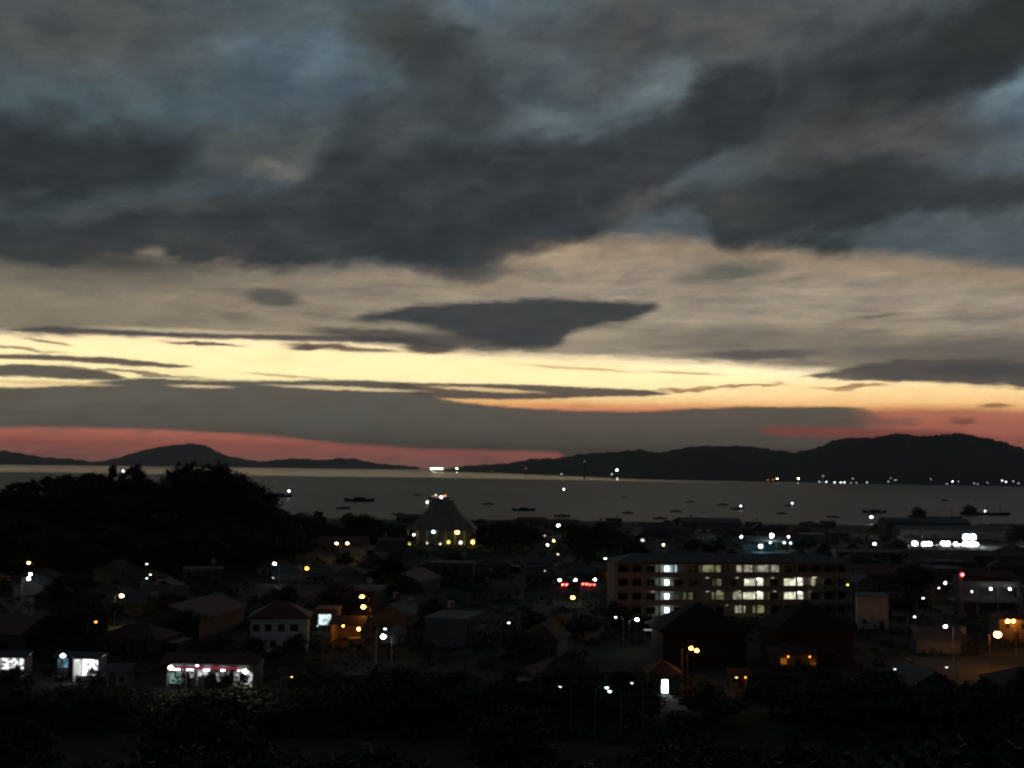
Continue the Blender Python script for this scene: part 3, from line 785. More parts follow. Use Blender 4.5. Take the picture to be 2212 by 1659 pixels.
for a in [
    (62, 1216, 'yellow lamp above the twin white lamps at the left edge of town', AMBER, 'mid', 'amber'),
    (66, 1240, 'upper of the two touching white lamps under the yellow lamp, far left', WHITE, 'mid', 'white'),
    (62, 1250, 'lower one of the two touching white lamps under the yellow lamp, far left', WHITE, 'bright', 'white'),
    (317, 1218, 'small dim warm lamp topping the group of three below the wooded knoll', WARM, 'dim', 'warm'),
    (325, 1241, 'pale pinkish lamp in the middle of the group of three below the wooded knoll', WARM, 'dim', 'warm'),
    (317, 1249, 'pale blue lamp at the bottom of the group of three below the wooded knoll', CYAN, 'dim', 'cyan'),
    (263, 1287, 'lone bright warm lamp in the dark left of town, below the wooded knoll', AMBER, 'bright', 'amber'),
    (207, 1343, 'faint orange lamp by a low dark house left of town', SODIUM, 'dim', 'sodium'),
    (136, 1416, 'white lamp standing above the blue lit kiosk in the lower left', WHITE, 'mid', 'white'),
    (369, 1442, 'warm lamp at the left end of the shop row with the red fascia', WARM, 'mid', 'warm'),
    (426, 1437, 'dim grey white lamp above the middle of the red fascia shop row', WHITE, 'dim', 'white'),
    (530, 1450, 'warm lamp at the right end of the shop row with the red fascia', WARM, 'mid', 'warm'),
    (593, 1218, 'bright white lamp in the dark just left of the orange lamp', WHITE, 'bright', 'white'),
    (590, 1248, 'tiny dim lamp under the bright white lamp left of the orange lamp', WHITE, 'faint', 'white'),
    (663, 1228, 'glowing deep orange lamp above the dark red roof', SODIUM, 'orange', 'sodium'),
    (782, 1289, 'upper one of the two stacked warm lamps above the orange lit garage', SODIUM, 'bright', 'sodium'),
    (785, 1311, 'lower one of the two stacked warm lamps above the orange lit garage', SODIUM, 'bright', 'sodium'),
    (828, 1375, 'bright white lamp right of the orange lit garage', WHITE, 'bright', 'white'),
    (832, 1358, 'small dim lamp just over the bright one right of the garage', WHITE, 'dim', 'white'),
    (932, 1216, 'faint grey lamp in the dark below the pyramid roofed pavilion', WHITE, 'faint', 'white'),
    (727, 1174, 'left one of the warm pair of lamps near the shore left of the pavilion', AMBER, 'bright', 'amber'),
    (750, 1174, 'right one of the warm pair of lamps near the shore left of the pavilion', AMBER, 'bright', 'amber'),
    (1099, 1345, 'small lone white lamp in the dark middle of the town', WHITE, 'dim', 'white'),
    (1205, 1197, 'peach coloured lamp on its lit pole above the row of three white lamps', WARM, 'dim', 'warm'),
    (1307, 1208, 'bright white lamp alone above the red tail lights', WHITE, 'bright', 'white'),
    (1177, 1233, 'tiny faint lamp up left of the row of three white lamps', WHITE, 'faint', 'white'),
    (1209, 1253, 'left lamp of the row of three white lamps above the tail lights', WHITE, 'mid', 'white'),
    (1243, 1253, 'middle lamp of the row of three white lamps above the tail lights', WHITE, 'mid', 'white'),
    (1285, 1252, 'right lamp of the row of three white lamps above the tail lights', WHITE, 'mid', 'white'),
    (1237, 1291, 'warm lamp glowing below the red tail lights', SODIUM, 'bright', 'sodium'),
    (1330, 1333, 'small white lamp at the left foot of the long school', WHITE, 'dim', 'white'),
    (1376, 1338, 'bright white lamp at the foot of the school left of its stair tower', WHITE, 'mid', 'white'),
    (1461, 1349, 'big warm lamp below the bluish stair tower of the school', AMBER, 'strong', 'amber'),
    (1493, 1400, 'left one of two touching bright lamps over the small orange wall', SODIUM, 'mid', 'sodium'),
    (1505, 1405, 'right one of two touching bright lamps over the small orange wall', SODIUM, 'mid', 'sodium'),
    (1311, 1485, 'upper one of the two tiny blue green lamps near the bottom', CYAN, 'dim', 'cyan'),
    (1317, 1493, 'lower one of the two tiny blue green lamps near the bottom', CYAN, 'dim', 'cyan'),
    (1365, 1475, 'dim white lamp left of the tall white doorway light', WHITE, 'faint', 'white'),
    (1210, 1483, 'faint grey lamp left of the two blue green lamps', WHITE, 'faint', 'white'),
    (1591, 1463, 'faint lamp above the small orange patch lower right', WARM, 'faint', 'warm'),
    (1206, 1135, 'bright lamp against the water above the yellow pair', WHITE, 'bright', 'white'),
    (1177, 1157, 'dim warm lamp, upper left of the cluster near the shore', WARM, 'dim', 'warm'),
    (1196, 1168, 'yellow lamp in the cluster under the bright shore lamp', YELLOW, 'mid', 'yellow'),
    (1183, 1177, 'pale yellow lamp, lowest of the cluster near the shore', WARM, 'mid', 'warm'),
    (1235, 1167, 'white lamp just right of the yellow shore cluster', WHITE, 'mid', 'white'),
    (1253, 1142, 'very faint lamp in the tree right of the bright shore lamp', WHITE, 'faint', 'white'),
    (1433, 1177, 'warm lamp between the dark trees and the left wing of the school', WARM, 'mid', 'warm'),
    (1602, 1160, 'bright white lamp left of the blue white sports court lights', WHITE, 'bright', 'white'),
    (1703, 1160, 'bright white lamp right of the blue white sports court lights', WHITE, 'bright', 'white'),
    (1748, 1235, 'bright white lamp over the right end of the school roof line', WHITE, 'bright', 'white'),
    (1831, 1263, 'small amber lamp right of the school', YELLOW, 'dim', 'yellow'),
    (1994, 1292, 'dim white lamp in the dark trees right of the school, upper', WHITE, 'dim', 'white'),
    (1976, 1332, 'dim white lamp in the dark trees beside the big grey wall', WHITE, 'dim', 'white'),
    (2028, 1270, 'faint lamp just left of the warm lamp near the red lit mast', WHITE, 'dim', 'white'),
    (2042, 1259, 'warm lamp just left of the mast with the red light', WARM, 'mid', 'warm'),
    (2042, 1353, 'small white lamp below the mast with the red light', WHITE, 'mid', 'white'),
    (2155, 1371, 'largest lamp, blazing orange white beside the orange lit wall at right', SODIUM, 'blaze', 'sodium'),
    (2177, 1342, 'warm white lamp on top of the orange lit wall at the right edge', SODIUM, 'bright', 'sodium'),
    (2045, 1441, 'faint flat grey lamp in the dark lower right', WHITE, 'faint', 'white'),
    (1933, 1445, 'faint lamp beside the brown roof in the lower right', WHITE, 'faint', 'white'),
    (1882, 1117, 'white lamp at the tip of the dark port quay', WHITE, 'bright', 'white'),
]:
    street_lamp(a[0], a[1], a[2], a[3], a[4], 7.0, None, a[5])

# ================================================================== the long school with open corridors
def school():
    D = 300.0
    pl = atY(1322, 1339, D + 4); pr = atY(1818, 1322, D + 14)
    cx, cy = (pl.x + pr.x) / 2, (pl.y + pr.y) / 2
    L = hypot(pr.x - pl.x, pr.y - pl.y); rz = atan2(pr.y - pl.y, pr.x - pl.x)
    z0 = h(cx, cy)
    r = thing('school_building', 'long four storey cream school with lit classrooms and a bluish lit stair tower', 'school', (cx, cy, z0), rz)
    n, fh, dep = 17, 3.55, 11.0
    bw = L / n
    b = MB()
    b.box(-L / 2, L / 2, -dep / 2 + 2.4, dep / 2, -2, n and 4 * fh)
    SW = mat('pale_school_paint', (.40, .37, .30), .85, .12, .5)
    b.build('wall', SW, r)
    for k in range(5):
        s = MB(); s.box(-L / 2 - .2, L / 2 + .2, -dep / 2, -dep / 2 + 2.397, k * fh - .25 if k else -1.5, k * fh)
        s.build('floor_slab', conc, r)
    for k in range(1, 4):
        s = MB(); s.box(-L / 2 - .2, L / 2 + .2, -dep / 2 - .16, -dep / 2 - .004, k * fh - .25, k * fh + 1.15)
        s.build('parapet', SW, r)
    s = MB(); s.box(-L / 2 - .2, L / 2 + .2, -dep / 2 - .16, -dep / 2 - .004, 4 * fh - .5, 4 * fh + .35); s.build('parapet', SW, r)
    for i in range(n + 1):
        x = -L / 2 + i * bw
        s = MB(); s.box(x - .2, x + .2, -dep / 2 + .05, -dep / 2 + .45, 0, 4 * fh - .27); s.build('column', SW, r)
    for dx_, k in ((1480, 3), (1580, 3), (1515, 2), (1580, 2), (1660, 2), (1515, 1), (1665, 1), (1745, 1), (1700, 3), (1395, 1), (1560, 0)):  # added dim fill lights, put in to brighten the dark parapets and slabs
        d_ = atY(dx_, 1300, cy); x = d_.x - cx
        q = MB(); q.box(x - .4, x + .4, -dep / 2 + 1.2, -dep / 2 + 1.3, k * fh + 3.05, k * fh + 3.13); q.build('ceiling_tube_or_fill', glow('corridor_fill', (1, .93, .62), 1.1), r)
    roof_mb('hip', L, dep, 4 * fh + .003, 1.9, .9).build('roof', roof_grey, r)
    # stair bay
    ws = [(1511, 1556, 3, 'y'), (1591, 1625, 3, 'm'), (1630, 1682, 3, 'm'), (1540, 1558, 2, 'd'), (1608, 1648, 2, 'b'), (1476, 1496, 1, 'd'), (1538, 1563, 1, 'y'),
          (1583, 1602, 1, 'm'), (1605, 1648, 1, 'b'), (1588, 1610, 0, 'm'), (1626, 1650, 0, 'y'), (1693, 1734, 2, 'b'), (1752, 1760, 2, 'm'), (1693, 1734, 1, 'b'), (1436, 1462, 3, 'c')]
    def xof(dx, k):
        # where the line of sight crosses the corridor's rear wall
        d = ray(dx, 1316 - 30 * k)
        nx, ny = -sin(rz), cos(rz)
        px0, py0 = cx + nx * (-dep / 2 + 2.4), cy + ny * (-dep / 2 + 2.4)
        t_ = ((px0 - EYE.x) * nx + (py0 - EYE.y) * ny) / (d.x * nx + d.y * ny)
        q = EYE + d * t_
        return (q.x - cx) * cos(rz) + (q.y - cy) * sin(rz)
    em = {'y': glow('room_yellow', DIMY, .28, .6, .8), 'd': glow('room_yellow', DIMY, .14, .6, .8), 'm': glow('room_cream', (.95, .88, .66), .42, .6, .9),
          'b': glow('room_bright', (1, .95, .72), 1.2, .55, .8), 'c': glow('room_blue', (.6, .85, .95), .7, .4, 1.0)}
    spans = [[] for _ in range(4)]
    yb = -dep / 2 + 2.4
    for (a0, a1, k, e) in ws:
        x0, x1 = xof(a0, k), xof(a1, k)
        spans[k].append((x0, x1))
        window(r, (x0 + x1) / 2, k * fh + .95, (x1 - x0), 1.75, yb, em[e])
        if e == 'b':       # the ceiling tube of the lit corridor bay
            q = MB(); q.box((x0 * .25 + x1 * .75) - .75, (x0 * .25 + x1 * .75) + .75, yb - .35, yb - .22, k * fh + 2.9 - .32, k * fh + 2.7)
            q.build('ceiling_tube_or_fill', glow('tube', (1, .97, .85), 20), r)
        elif e in 'ym':
            q = MB(); q.box((x0 + x1) / 2 - .5, (x0 + x1) / 2 + .5, yb - .9, yb - .78, k * fh + 3.1, k * fh + 3.2)
            q.build('ceiling_tube_or_fill', glow('tube_dim', (1, .92, .6), 6), r)
    for k in range(4):
        for i in range(n):
            x = -L / 2 + (i + .5) * bw
            if any(a - bw * .55 < x < b_ + bw * .55 for a, b_ in spans[k]): continue
            if abs(x - xof(1436, k)) < 2.0: continue
            window(r, x, k * fh + .95, bw * .70, 1.6, yb, glassm)
        # stair tower lamps
        x = xof(1436, k)
        q = MB(); q.box(x - .55, x + .55, -dep / 2 + .5, -dep / 2 + .7, k * fh + 1.35, k * fh + 2.6)
        o = q.build('stair_light', glow('stair', (.72, .93, 1.0), 5.0), r)
    for a0, a1 in ((1430, 1682), (1685, 1765)):
        for yy_ in (1227, 1257, 1287, 1317):
            for xx in range(a0, a1, 14): keep(xx, yy_ - 0, 4, cy)
    FOOT.append((cx, cy, 12)); FOOT.append((cx - 20, cy - 1, 12)); FOOT.append((cx + 20, cy + 1, 12)); FOOT.append((cx - 28, cy, 8)); FOOT.append((cx + 28, cy, 8)); FOOT.append((cx + 10, cy, 12)); FOOT.append((cx - 10, cy, 12))
    return r
school()

# ================================================================== pavilion with the pyramid roof
def pavilion():
    D = 640.0
    c0 = hit(952, 1178)
    x, y = c0.x, c0.y + 14; z0 = h(x, y)
    D = c0.y
    r = thing('pavilion', 'wide open sided pavilion with a steep pyramid roof and lit columns by the shore', 'pavilion', (x, y, z0), 0)
    W = 75 * D / F; 
    zt = atY(945, 1079, y).z - z0; ze = atY(945, 1141, y).z - z0
    tw = 22 * D / F
    b = MB(); dd = W * .8
    prof = [(1.0, 0), (.86, .16), (.62, .42), (.40, .72), (tw / W, 1.0)]
    for (s0, q0), (s1, q1) in zip(prof, prof[1:]):
        za, zb = ze + (zt - ze) * q0, ze + (zt - ze) * q1
        A_ = [(-W * s0, -dd * s0, za), (W * s0, -dd * s0, za), (W * s0, dd * s0, za), (-W * s0, dd * s0, za)]
        B_ = [(-W * s1, -dd * s1, zb), (W * s1, -dd * s1, zb), (W * s1, dd * s1, zb), (-W * s1, dd * s1, zb)]
        b.add(A_ + B_, [(0, 1, 5, 4), (1, 2, 6, 5), (2, 3, 7, 6), (3, 0, 4, 7)])
    b.add([(-tw, -tw * .8, zt), (tw, -tw * .8, zt), (tw, tw * .8, zt), (-tw, tw * .8, zt)], [(0, 1, 2, 3)])
    b.box(-W, W, -dd, dd, ze - .5, ze - .01)
    b.build('roof', mat('weathered_roof_sheet', (.48, .44, .38), .8, .25, .3), r)
    for i in range(8):
        for yy_ in (-dd * .92, dd * .92):
            xx = -W * .94 + i * W * 1.88 / 7
            q = MB(); q.box(xx - .45, xx + .45, yy_ - .45, yy_ + .45, -1, ze - .5); q.build('column', wall_white, r)
    q = MB(); q.box(-W * .9, W * .9, dd * .3, dd * .4, -1, ze - .5); q.build('rear_wall', wall_cream, r)
    s = D / F
    for dx, dy, m, rad in ((936, 1149, glow('lamp_cyan', CYAN, 7.0), .8), (988, 1150, glow('lamp_yellow', YELLOW, 9.0), .9), (894, 1155, glow('lamp_warm', WARM, 12.0), .5), (884, 1174, glow('lamp_yellow', YELLOW, 2.2), .7),
                      (923, 1173, glow('lamp_warm', WARM, 2.2), .4), (951, 1175, glow('lamp_warm', WARM, 2.2), .5), (969, 1171, glow('lamp_yellow', YELLOW, 2.2), .9), (995, 1172, glow('lamp_warm', WARM, 3.0), .9), (1021, 1171, glow('lamp_yellow', YELLOW, 5.0), 1.0)):
        p = atY(dx, dy, y - dd * .96)
        q = MB(); q.ball((p.x - x, p.y - y, p.z - z0), rad * 1.3 if dx == 988 else rad, rad, rad)
        q.build('flood_lamp', m, r)
        keep(dx, dy, 8, y)
    for dx in range(880, 1030, 12): keep(dx, 1100 if 920 < dx < 975 else 1140, 6, y)
    FOOT.append((x, y, W * 1.1)); FOOT.append((x, y - W * .5, W * 1.0))
    # boundary wall lit from the pavilion
    return r
pavilion()

# ================================================================== particular buildings
def base(dx, dy): return hit(dx, dy)
def mpx(p): return hypot(p.x, p.y) / F      # metres per frame unit there
G_W = glassm
def lit(c, s, patchy=.5, sc=1.0): return glow('lit_%d_%d_%d' % tuple(int(v * 9) for v in c), c, s, patchy, sc)

# white house, two storeys
p = base(594, 1410); s = mpx(p)
house('house', 'pale two storey house with a dark red hipped roof, left of the orange lit garage', 'house', p + Vector((0, 5, 0)), R(8), 118 * s, 9, 6.9, 'hip', 2.6, wall_white, roof_red,
      [(-4.6, 4.2, 1.2, 1.3, G_W), (-2.2, 4.2, 1.2, 1.3, G_W), (0.4, 4.2, 1.2, 1.3, G_W), (3.0, 4.2, 1.4, 1.3, G_W), (-4.4, 1.0, 1.2, 1.3, G_W), (-1.2, 1.0, 1.0, 1.3, G_W), (3.2, 1.0, 1.4, 1.3, G_W)], 1.2)
for q in ((600, 1340), (570, 1340), (640, 1350), (590, 1385), (560, 1310), (660, 1300)): keep(q[0], q[1], 5, p.y)
# shop with the bright bluish window
p = base(703, 1362); s = mpx(p)
house('shop', 'small flat shop whose square window glows bluish white beside the garage', 'shop', p + Vector((0, 4, 0)), 0, 44 * s, 7, 4.6, 'flat', 1, wall_grey, conc,
      [(-.3, 1.2, 26 * s, 22 * s, lit((.75, .95, .95), 1.3, .55, 1.2))], None, [(-1.9, 1.0, .3, glow('lamp_cyan', CYAN, 2.2), .12)])
keep(700, 1340, 14, p.y)
# orange lit garage
p = base(750, 1389); s = mpx(p)
def garage():
    r = thing('garage', 'open fronted garage washed in orange light below the stacked warm lamps', 'garage', (p.x, p.y + 4, p.z), R(-4))
    W = 34 * s; D_ = 4.0; H = 3.9
    b = MB(); b.box(-W, W, D_ - .3, D_, -1, H); b.box(-W, -W + .25, -D_, D_ - .301, -1, H); b.box(W - .25, W, -D_, D_ - .301, -1, H)
    b.build('wall', wall_cream, r)
    roof_mb('gable', 2 * W, 2 * D_, H + .003, 1.3, .5).build('roof', roof_rust, r)
    k = MB(); k.box(W * .1, W * .8, -D_ + .3, -D_ + 1.6, -.2, 1.0); k.build('counter', wall_cream, r)
    sh = MB(); sh.box(W * .1, W * .85, D_ - .9, D_ - .302, 1.7, 1.85); sh.build('shelf', doorm, r)
    wall_lamp(r, W * .75, -D_ + .6, H - .9, glow('lamp_sodium', SODIUM, 70), .30)
    wall_lamp(r, -W * .3, -D_ + 1.6, H - .5, glow('lamp_sodium', SODIUM, 50), .16)
    FOOT.append((p.x, p.y + 4, 8))
garage()
for q in ((725, 1370), (750, 1375), (775, 1370), (790, 1330), (740, 1325)): keep(q[0], q[1], 12, p.y)
p = base(846, 1392); s = mpx(p)
house('shed', 'small shed with a pale gable wall catching the bright white lamp', 'shed', p + Vector((0, 3, 0)), R(75), 5, 3.4, 2.2, 'gable', 1.0, wall_white, roof_grey, [(1, .9, .7, .8, G_W)], -1)
keep(846, 1384, 6, p.y)
# shop row with red fascia
p = base(448, 1491); s = mpx(p)
def shop_row():
    W = 92 * s
    r = thing('shop_row', 'low row of brightly lit shops under a thin red fascia board', 'shops', (p.x, p.y + 4.0, p.z), R(-1.5))
    b = MB(); b.box(-W, W, -1.0, 4, -1, 4.3); n = 6
    b.build('wall', wall_grey, r)
    f = MB(); f.box(-W, W * .62, -1.9, -1.75, 3.05, 3.32); f.build('fascia', glow('red_sign', (.9, .05, .16), .45, .5, .6), r)
    roof_mb('gable', 2 * W, 5, 4.303, 1.0, .9).build('roof', roof_rust, r)
    rnd = random.Random(4)
    for i in range(n):
        x0 = -W + i * 2 * W / n
        q = MB(); q.box(x0 - .12, x0 + .12, -1.9, -1.003, 0, 3.0); q.build('pillar', wall_white, r)
    spec = [(-.97, -.66, .4, 2.3, (.45, .80, .72), .4), (-.62, -.42, 1.4, 2.6, WHITE, .5), (-.33, -.10, 1.6, 2.7, WHITE, .8), (-.02, .18, .7, 2.3, WHITE, .4), (.28, .40, 1.8, 2.6, WHITE, .35), (.5, .92, .1, 2.6, WHITE, .75)]
    for a, c_, za, zb, co, st in spec:
        window(r, W * (a + c_) / 2, za, W * (c_ - a), zb - za, -1.0, lit(co, st * .9, .97, 2.4))
    for x in (-.8, -.5, -.12, .28, .66):
        q = MB(); q.box(W * x - .5, W * x + .5, -1.5, -1.38, 2.72, 2.84); q.build('tube_lamp', glow('tube', WHITE, 16), r)
    FOOT.append((p.x, p.y + 4, 7)); FOOT.append((p.x - 7, p.y + 4, 6)); FOOT.append((p.x + 7, p.y + 4, 6))
    for x in range(365, 535, 12): keep(x, 1458, 7, p.y)
    return r
shop_row()
# market hall pieces further left
def stall(dx, dy, wpx, hm, label, co, st, wmat=wall_white, rmat=roof_grey, name='market_stall', cat='stall', tubes=3, patchy=.8):
    p = base(dx, dy); s = mpx(p); W = wpx / 2 * s
    r = thing(name, label, cat, (p.x, p.y + 2.5, p.z), R(random.Random(dx).uniform(-6, 6)))
    b = MB(); b.box(-W, W, 1.5, 1.7, -1, hm); b.box(-W, -W + .15, -1.5, 1.499, -1, hm); b.box(W - .15, W, -1.5, 1.499, -1, hm)
    b.build('wall', wmat, r)
    roof_mb('gable', 2 * W, 3.4, hm + .003, .7, .5).build('roof', rmat, r)
    q = MB(); q.box(-W * .8, W * .8, -1.2, -.5, 0, .95); q.build('counter', wall_white, r)
    q = MB(); q.box(-W * .75, W * .75, 1.3, 1.49, .5, hm - .4); q.build('lit_display', lit(co, st * .8, .93, 2.6), r)
    for i in range(tubes):
        x = -W * .7 + i * W * 1.4 / max(1, tubes - 1) if tubes > 1 else 0
        q = MB(); q.box(x - .45, x + .45, -.2, -.08, hm - .35, hm - .25); q.build('tube_lamp', glow('tube', WHITE, 24), r)
    FOOT.append((p.x, p.y + 2.5, W + 1.5))
    for x in range(int(dx - wpx / 2), int(dx + wpx / 2) + 1, 9): keep(x, dy - 16, 7, p.y)
    return r
stall(10, 1462, 66, 3.2, 'brightly lit stall cut off by the left edge, lowest left', WHITE, 2.0)
stall(128, 1458, 24, 2.8, 'small kiosk glowing blue left of the blazing white stall', (.25, .55, .75), .7, wall_blue, roof_grey, 'kiosk', 'kiosk', 1)
stall(180, 1476, 54, 4.0, 'blazing white lit stall between the blue kiosk and the grey shed', WHITE, 4.5, tubes=4, patchy=.5)
p = base(250, 1486); s = mpx(p)
house('shed', 'plain grey shed dimly lit right of the blazing white stall', 'shed', p + Vector((0, 2.5, 0)), 0, 42 * s, 4, 2.7, 'gable', .8, wall_grey, roof_grey, [(.8, .9, .8, .8, G_W)], -.8)
keep(250, 1470, 14, p.y)
# doorway light tall white
p = base(1436, 1500); s = mpx(p)
house('house', 'small dark house whose tall narrow doorway shines white, lower middle', 'house', p + Vector((0, 3, 0)), 0, 62 * s, 6, 3.4, 'hip', 1.7, wall_grey, roof_rust, [(-2.4, 1.0, .9, 1.0, G_W), (0.0, .25, 1.0, 2.1, glow('doorway', WHITE, 16))], None)
keep(1436, 1480, 20, p.y)
# orange wall house under touching lamps
p = base(1500, 1428); s = mpx(p)
house('house', 'little house with an orange lit front under the two touching lamps', 'house', p + Vector((0, 3, 0)), R(5), 44 * s, 6, 2.5, 'hip', 1.2, wall_cream, roof_rust, [(-1.4, .8, .8, 1.0, lit(SODIUM, .5)), (1.4, .8, .8, 1.0, lit(SODIUM, .35))], 0, [(0, 2.2, .6, glow('lamp_sodium', SODIUM, 12), .12)])
keep(1500, 1418, 10, p.y)
# orange gable at lower right
p = base(1724, 1446); s = mpx(p)
house('house', 'house with a broad gable glowing brown orange between dark trees', 'house', p + Vector((0, 4, 0)), R(2), 84 * s, 7, 2.9, 'hip', 1.8, wall_cream, roof_rust, [(-2.8, .8, 1.2, 1.2, lit(SODIUM, .25, .8)), (2.8, .8, 1.2, 1.2, lit(SODIUM, .2, .8))], 0,
      [(-2.2, 2.5, 1.0, glow('lamp_sodium', SODIUM, 7), .14), (2.0, 2.5, 1.0, glow('lamp_sodium', SODIUM, 7), .14)])
for q in range(1690, 1770, 14): keep(q, 1428, 8, p.y)
p = base(1601, 1486); s = mpx(p)
house('shed', 'tiny shed lit orange at one end in the lower right', 'shed', p + Vector((0, 2, 0)), R(-10), 34 * s, 3.2, 2.2, 'gable', .7, wall_cream, roof_rust, [(-.8, .8, .6, .7, G_W)], .3, [(1.1, 1.8, .3, glow('lamp_sodium', SODIUM, 7), .12)])
keep(1601, 1475, 8, p.y)
p = base(620, 1488); s = mpx(p)
house('shed', 'dull yellow lit hut right of the red fascia shops', 'hut', p + Vector((0, 2, 0)), R(12), 36 * s, 3.2, 2.3, 'gable', .8, wall_cream, roof_rust, [(-.8, .8, .6, .7, G_W)], .3, [(.3, 1.9, .3, glow('lamp_yellow', YELLOW, 5), .12)])
keep(620, 1476, 10, p.y)
# big grey wall, right of the school
p = base(1897, 1362); s = mpx(p)
house('warehouse', 'tall blank grey walled block among dark trees right of the school', 'building', p + Vector((0, 5, 0)), R(-12), 60 * s, 8, 8.0, 'flat', 1, wall_white, conc, [(-2, 1.5, .8, .8, G_W)], 2)
for q in ((1880, 1310), (1910, 1310), (1880, 1340), (1915, 1345)): keep(q[0], q[1], 12, p.y)
# terraced block at right edge
def terraces():
    p = base(2144, 1334); s = mpx(p); W = 62 * s
    r = thing('terraced_building', 'dim concrete block with two open terraces and bright lamps behind the mast', 'building', (p.x, p.y + 6, p.z), R(-3))
    fh = 30 * s
    for k in range(3):
        b = MB(); b.box(-W, W, -4, 5, k * fh - .3 if k else -1.5, k * fh); b.build('floor_slab', conc, r)
        if k:
            b = MB(); b.box(-W, W, -4.18, -4.003, k * fh - .3, k * fh + 1.3); b.build('parapet', wall_grey, r)
        if k < 2:
            for x in (-W + .3, -W * .33, W * .33, W - .3):
                c_ = MB(); c_.box(x - .22, x + .22, -3.8, -3.4, k * fh + .003, (k + 1) * fh - .303); c_.build('column', conc, r)
            b = MB(); b.box(-W + .4, W - .4, -.5, -.3, k * fh + .003, (k + 1) * fh - .303); b.build('rear_wall', wall_grey, r)
    roof_mb('gable', W * 1.7, 7, 2 * fh + 2.6, 1.2, .5).build('roof', roof_rust, r)
    b = MB(); b.box(-W * .85, W * .85, -2, 3, 2 * fh + .003, 2 * fh + 2.6); b.build('attic_wall', wall_grey, r)
    for dx, dy, c_, st, rad in ((2138, 1271, WHITE, 16, .30), (2178, 1271, WHITE, 16, .30), (2098, 1277, WHITE, 5, .25)):
        q = atY(dx, dy, p.y + 1.5)
        ob = MB(); lx, lz = (q.x - p.x), q.z - p.z
        ob.ball((lx, -6.0, lz), rad); 
        st_ = MB(); st_.ring([(lx, -4.1, 2 * fh + 1.3, .05), (lx, -4.1, lz + .5, .04), (lx, -6.0, lz + .35, .04)], 6)
        pole = st_.build('lamp_post', metal, r)
        ob.build('bulb', glow('lamp_white', WHITE, st), pole); keep(dx, dy, 9, p.y)
    FOOT.append((p.x, p.y + 6, W))
    for q in range(2090, 2200, 16): keep(q, 1293, 7, p.y); keep(q, 1318, 6, p.y)
terraces()
# orange lit wall at the right edge
p = base(2200, 1390); s = mpx(p)
house('house', 'house at the right edge with a wall washed orange by the blazing lamp', 'house', p + Vector((1, 6, 0)), R(-6), 64 * s, 7, 5.2, 'hip', 1.4, wall_cream, roof_rust, [(-1.8, 3.0, .9, 1.0, G_W), (1.6, 3.0, .9, 1.0, G_W)], 0, [(-1.0, 4.9, 1.3, glow('lamp_sodium', SODIUM, 70), .34)])
for q in ((2190, 1355), (2205, 1360), (2174, 1400)): keep(q[0], q[1], 10, p.y)
# radio mast
def mast():
    p = base(2077, 1340)
    zt = atY(2073, 1209, p.y).z - p.z
    r = thing('radio_mast', 'slim pale lattice mast with a red warning light, right side of town', 'mast', tuple(p), 0)
    b = MB(); w0 = .55; n = 11
    for k in range(4):
        sx, sy = ((1, 1), (-1, 1), (-1, -1), (1, -1))[k]
        b.ring([(sx * w0, sy * w0, -.5, .07), (sx * .22, sy * .22, zt * .8, .05)], 5)
    for j in range(n):
        z_ = zt * .8 * j / n; z1 = zt * .8 * (j + 1) / n; a = w0 - (w0 - .22) * j / n; c_ = w0 - (w0 - .22) * (j + 1) / n
        for (ax, ay, bx_, by) in ((-a, -a, c_, -c_), (a, -a, c_, c_), (a, a, -c_, c_), (-a, a, -c_, -c_)):
            b.ring([(ax, ay, z_, .035), (bx_, by, z1, .035)], 4, False)
    b.build('lattice', mat('white_mast_paint', (.6, .58, .56), .6, .1, 3), r)
    t_ = MB(); t_.ring([(0, 0, zt * .8, .07), (0, 0, zt, .04)], 6); t_.build('antenna', metal, r)
    z_ = atY(2076, 1241, p.y).z - p.z
    l = MB(); l.ball((.2, -.6, z_), .40); l.build('warning_light', glow('beacon_red', (1, .10, .12), 11), r)
    keep(2076, 1241, 12, p.y); keep(2073, 1220, 5, p.y); keep(2078, 1290, 6, p.y); keep(2078, 1310, 6, p.y)
mast()

# hip roofed dark houses in front of the school
for dx, dyb, wpx, dyt, D, lab in ((1508, 1375, 190, 1300, 235, 'dark house whose broad hipped roof covers the foot of the school, left of two'), (1742, 1375, 170, 1298, 238, 'dark house whose broad hipped roof covers the foot of the school, right of two')):
    q = atY(dx, dyt, D); z0 = h(q.x, D)
    hh = q.z - z0
    W = wpx * D / F
    house('house', lab, 'house', (q.x, D, z0), R(3), W * .92, 13, hh * .6, 'pyramid', hh * .40, mat('dark_timber_wall', (.06, .05, .04), .9, .2, 1), mat('tarred_roof', (.03, .03, .032), .95, .3, .6), [(-3, 1, 1.2, 1.2, G_W), (3, 1, 1.2, 1.2, G_W)], 0, ov=1.2)

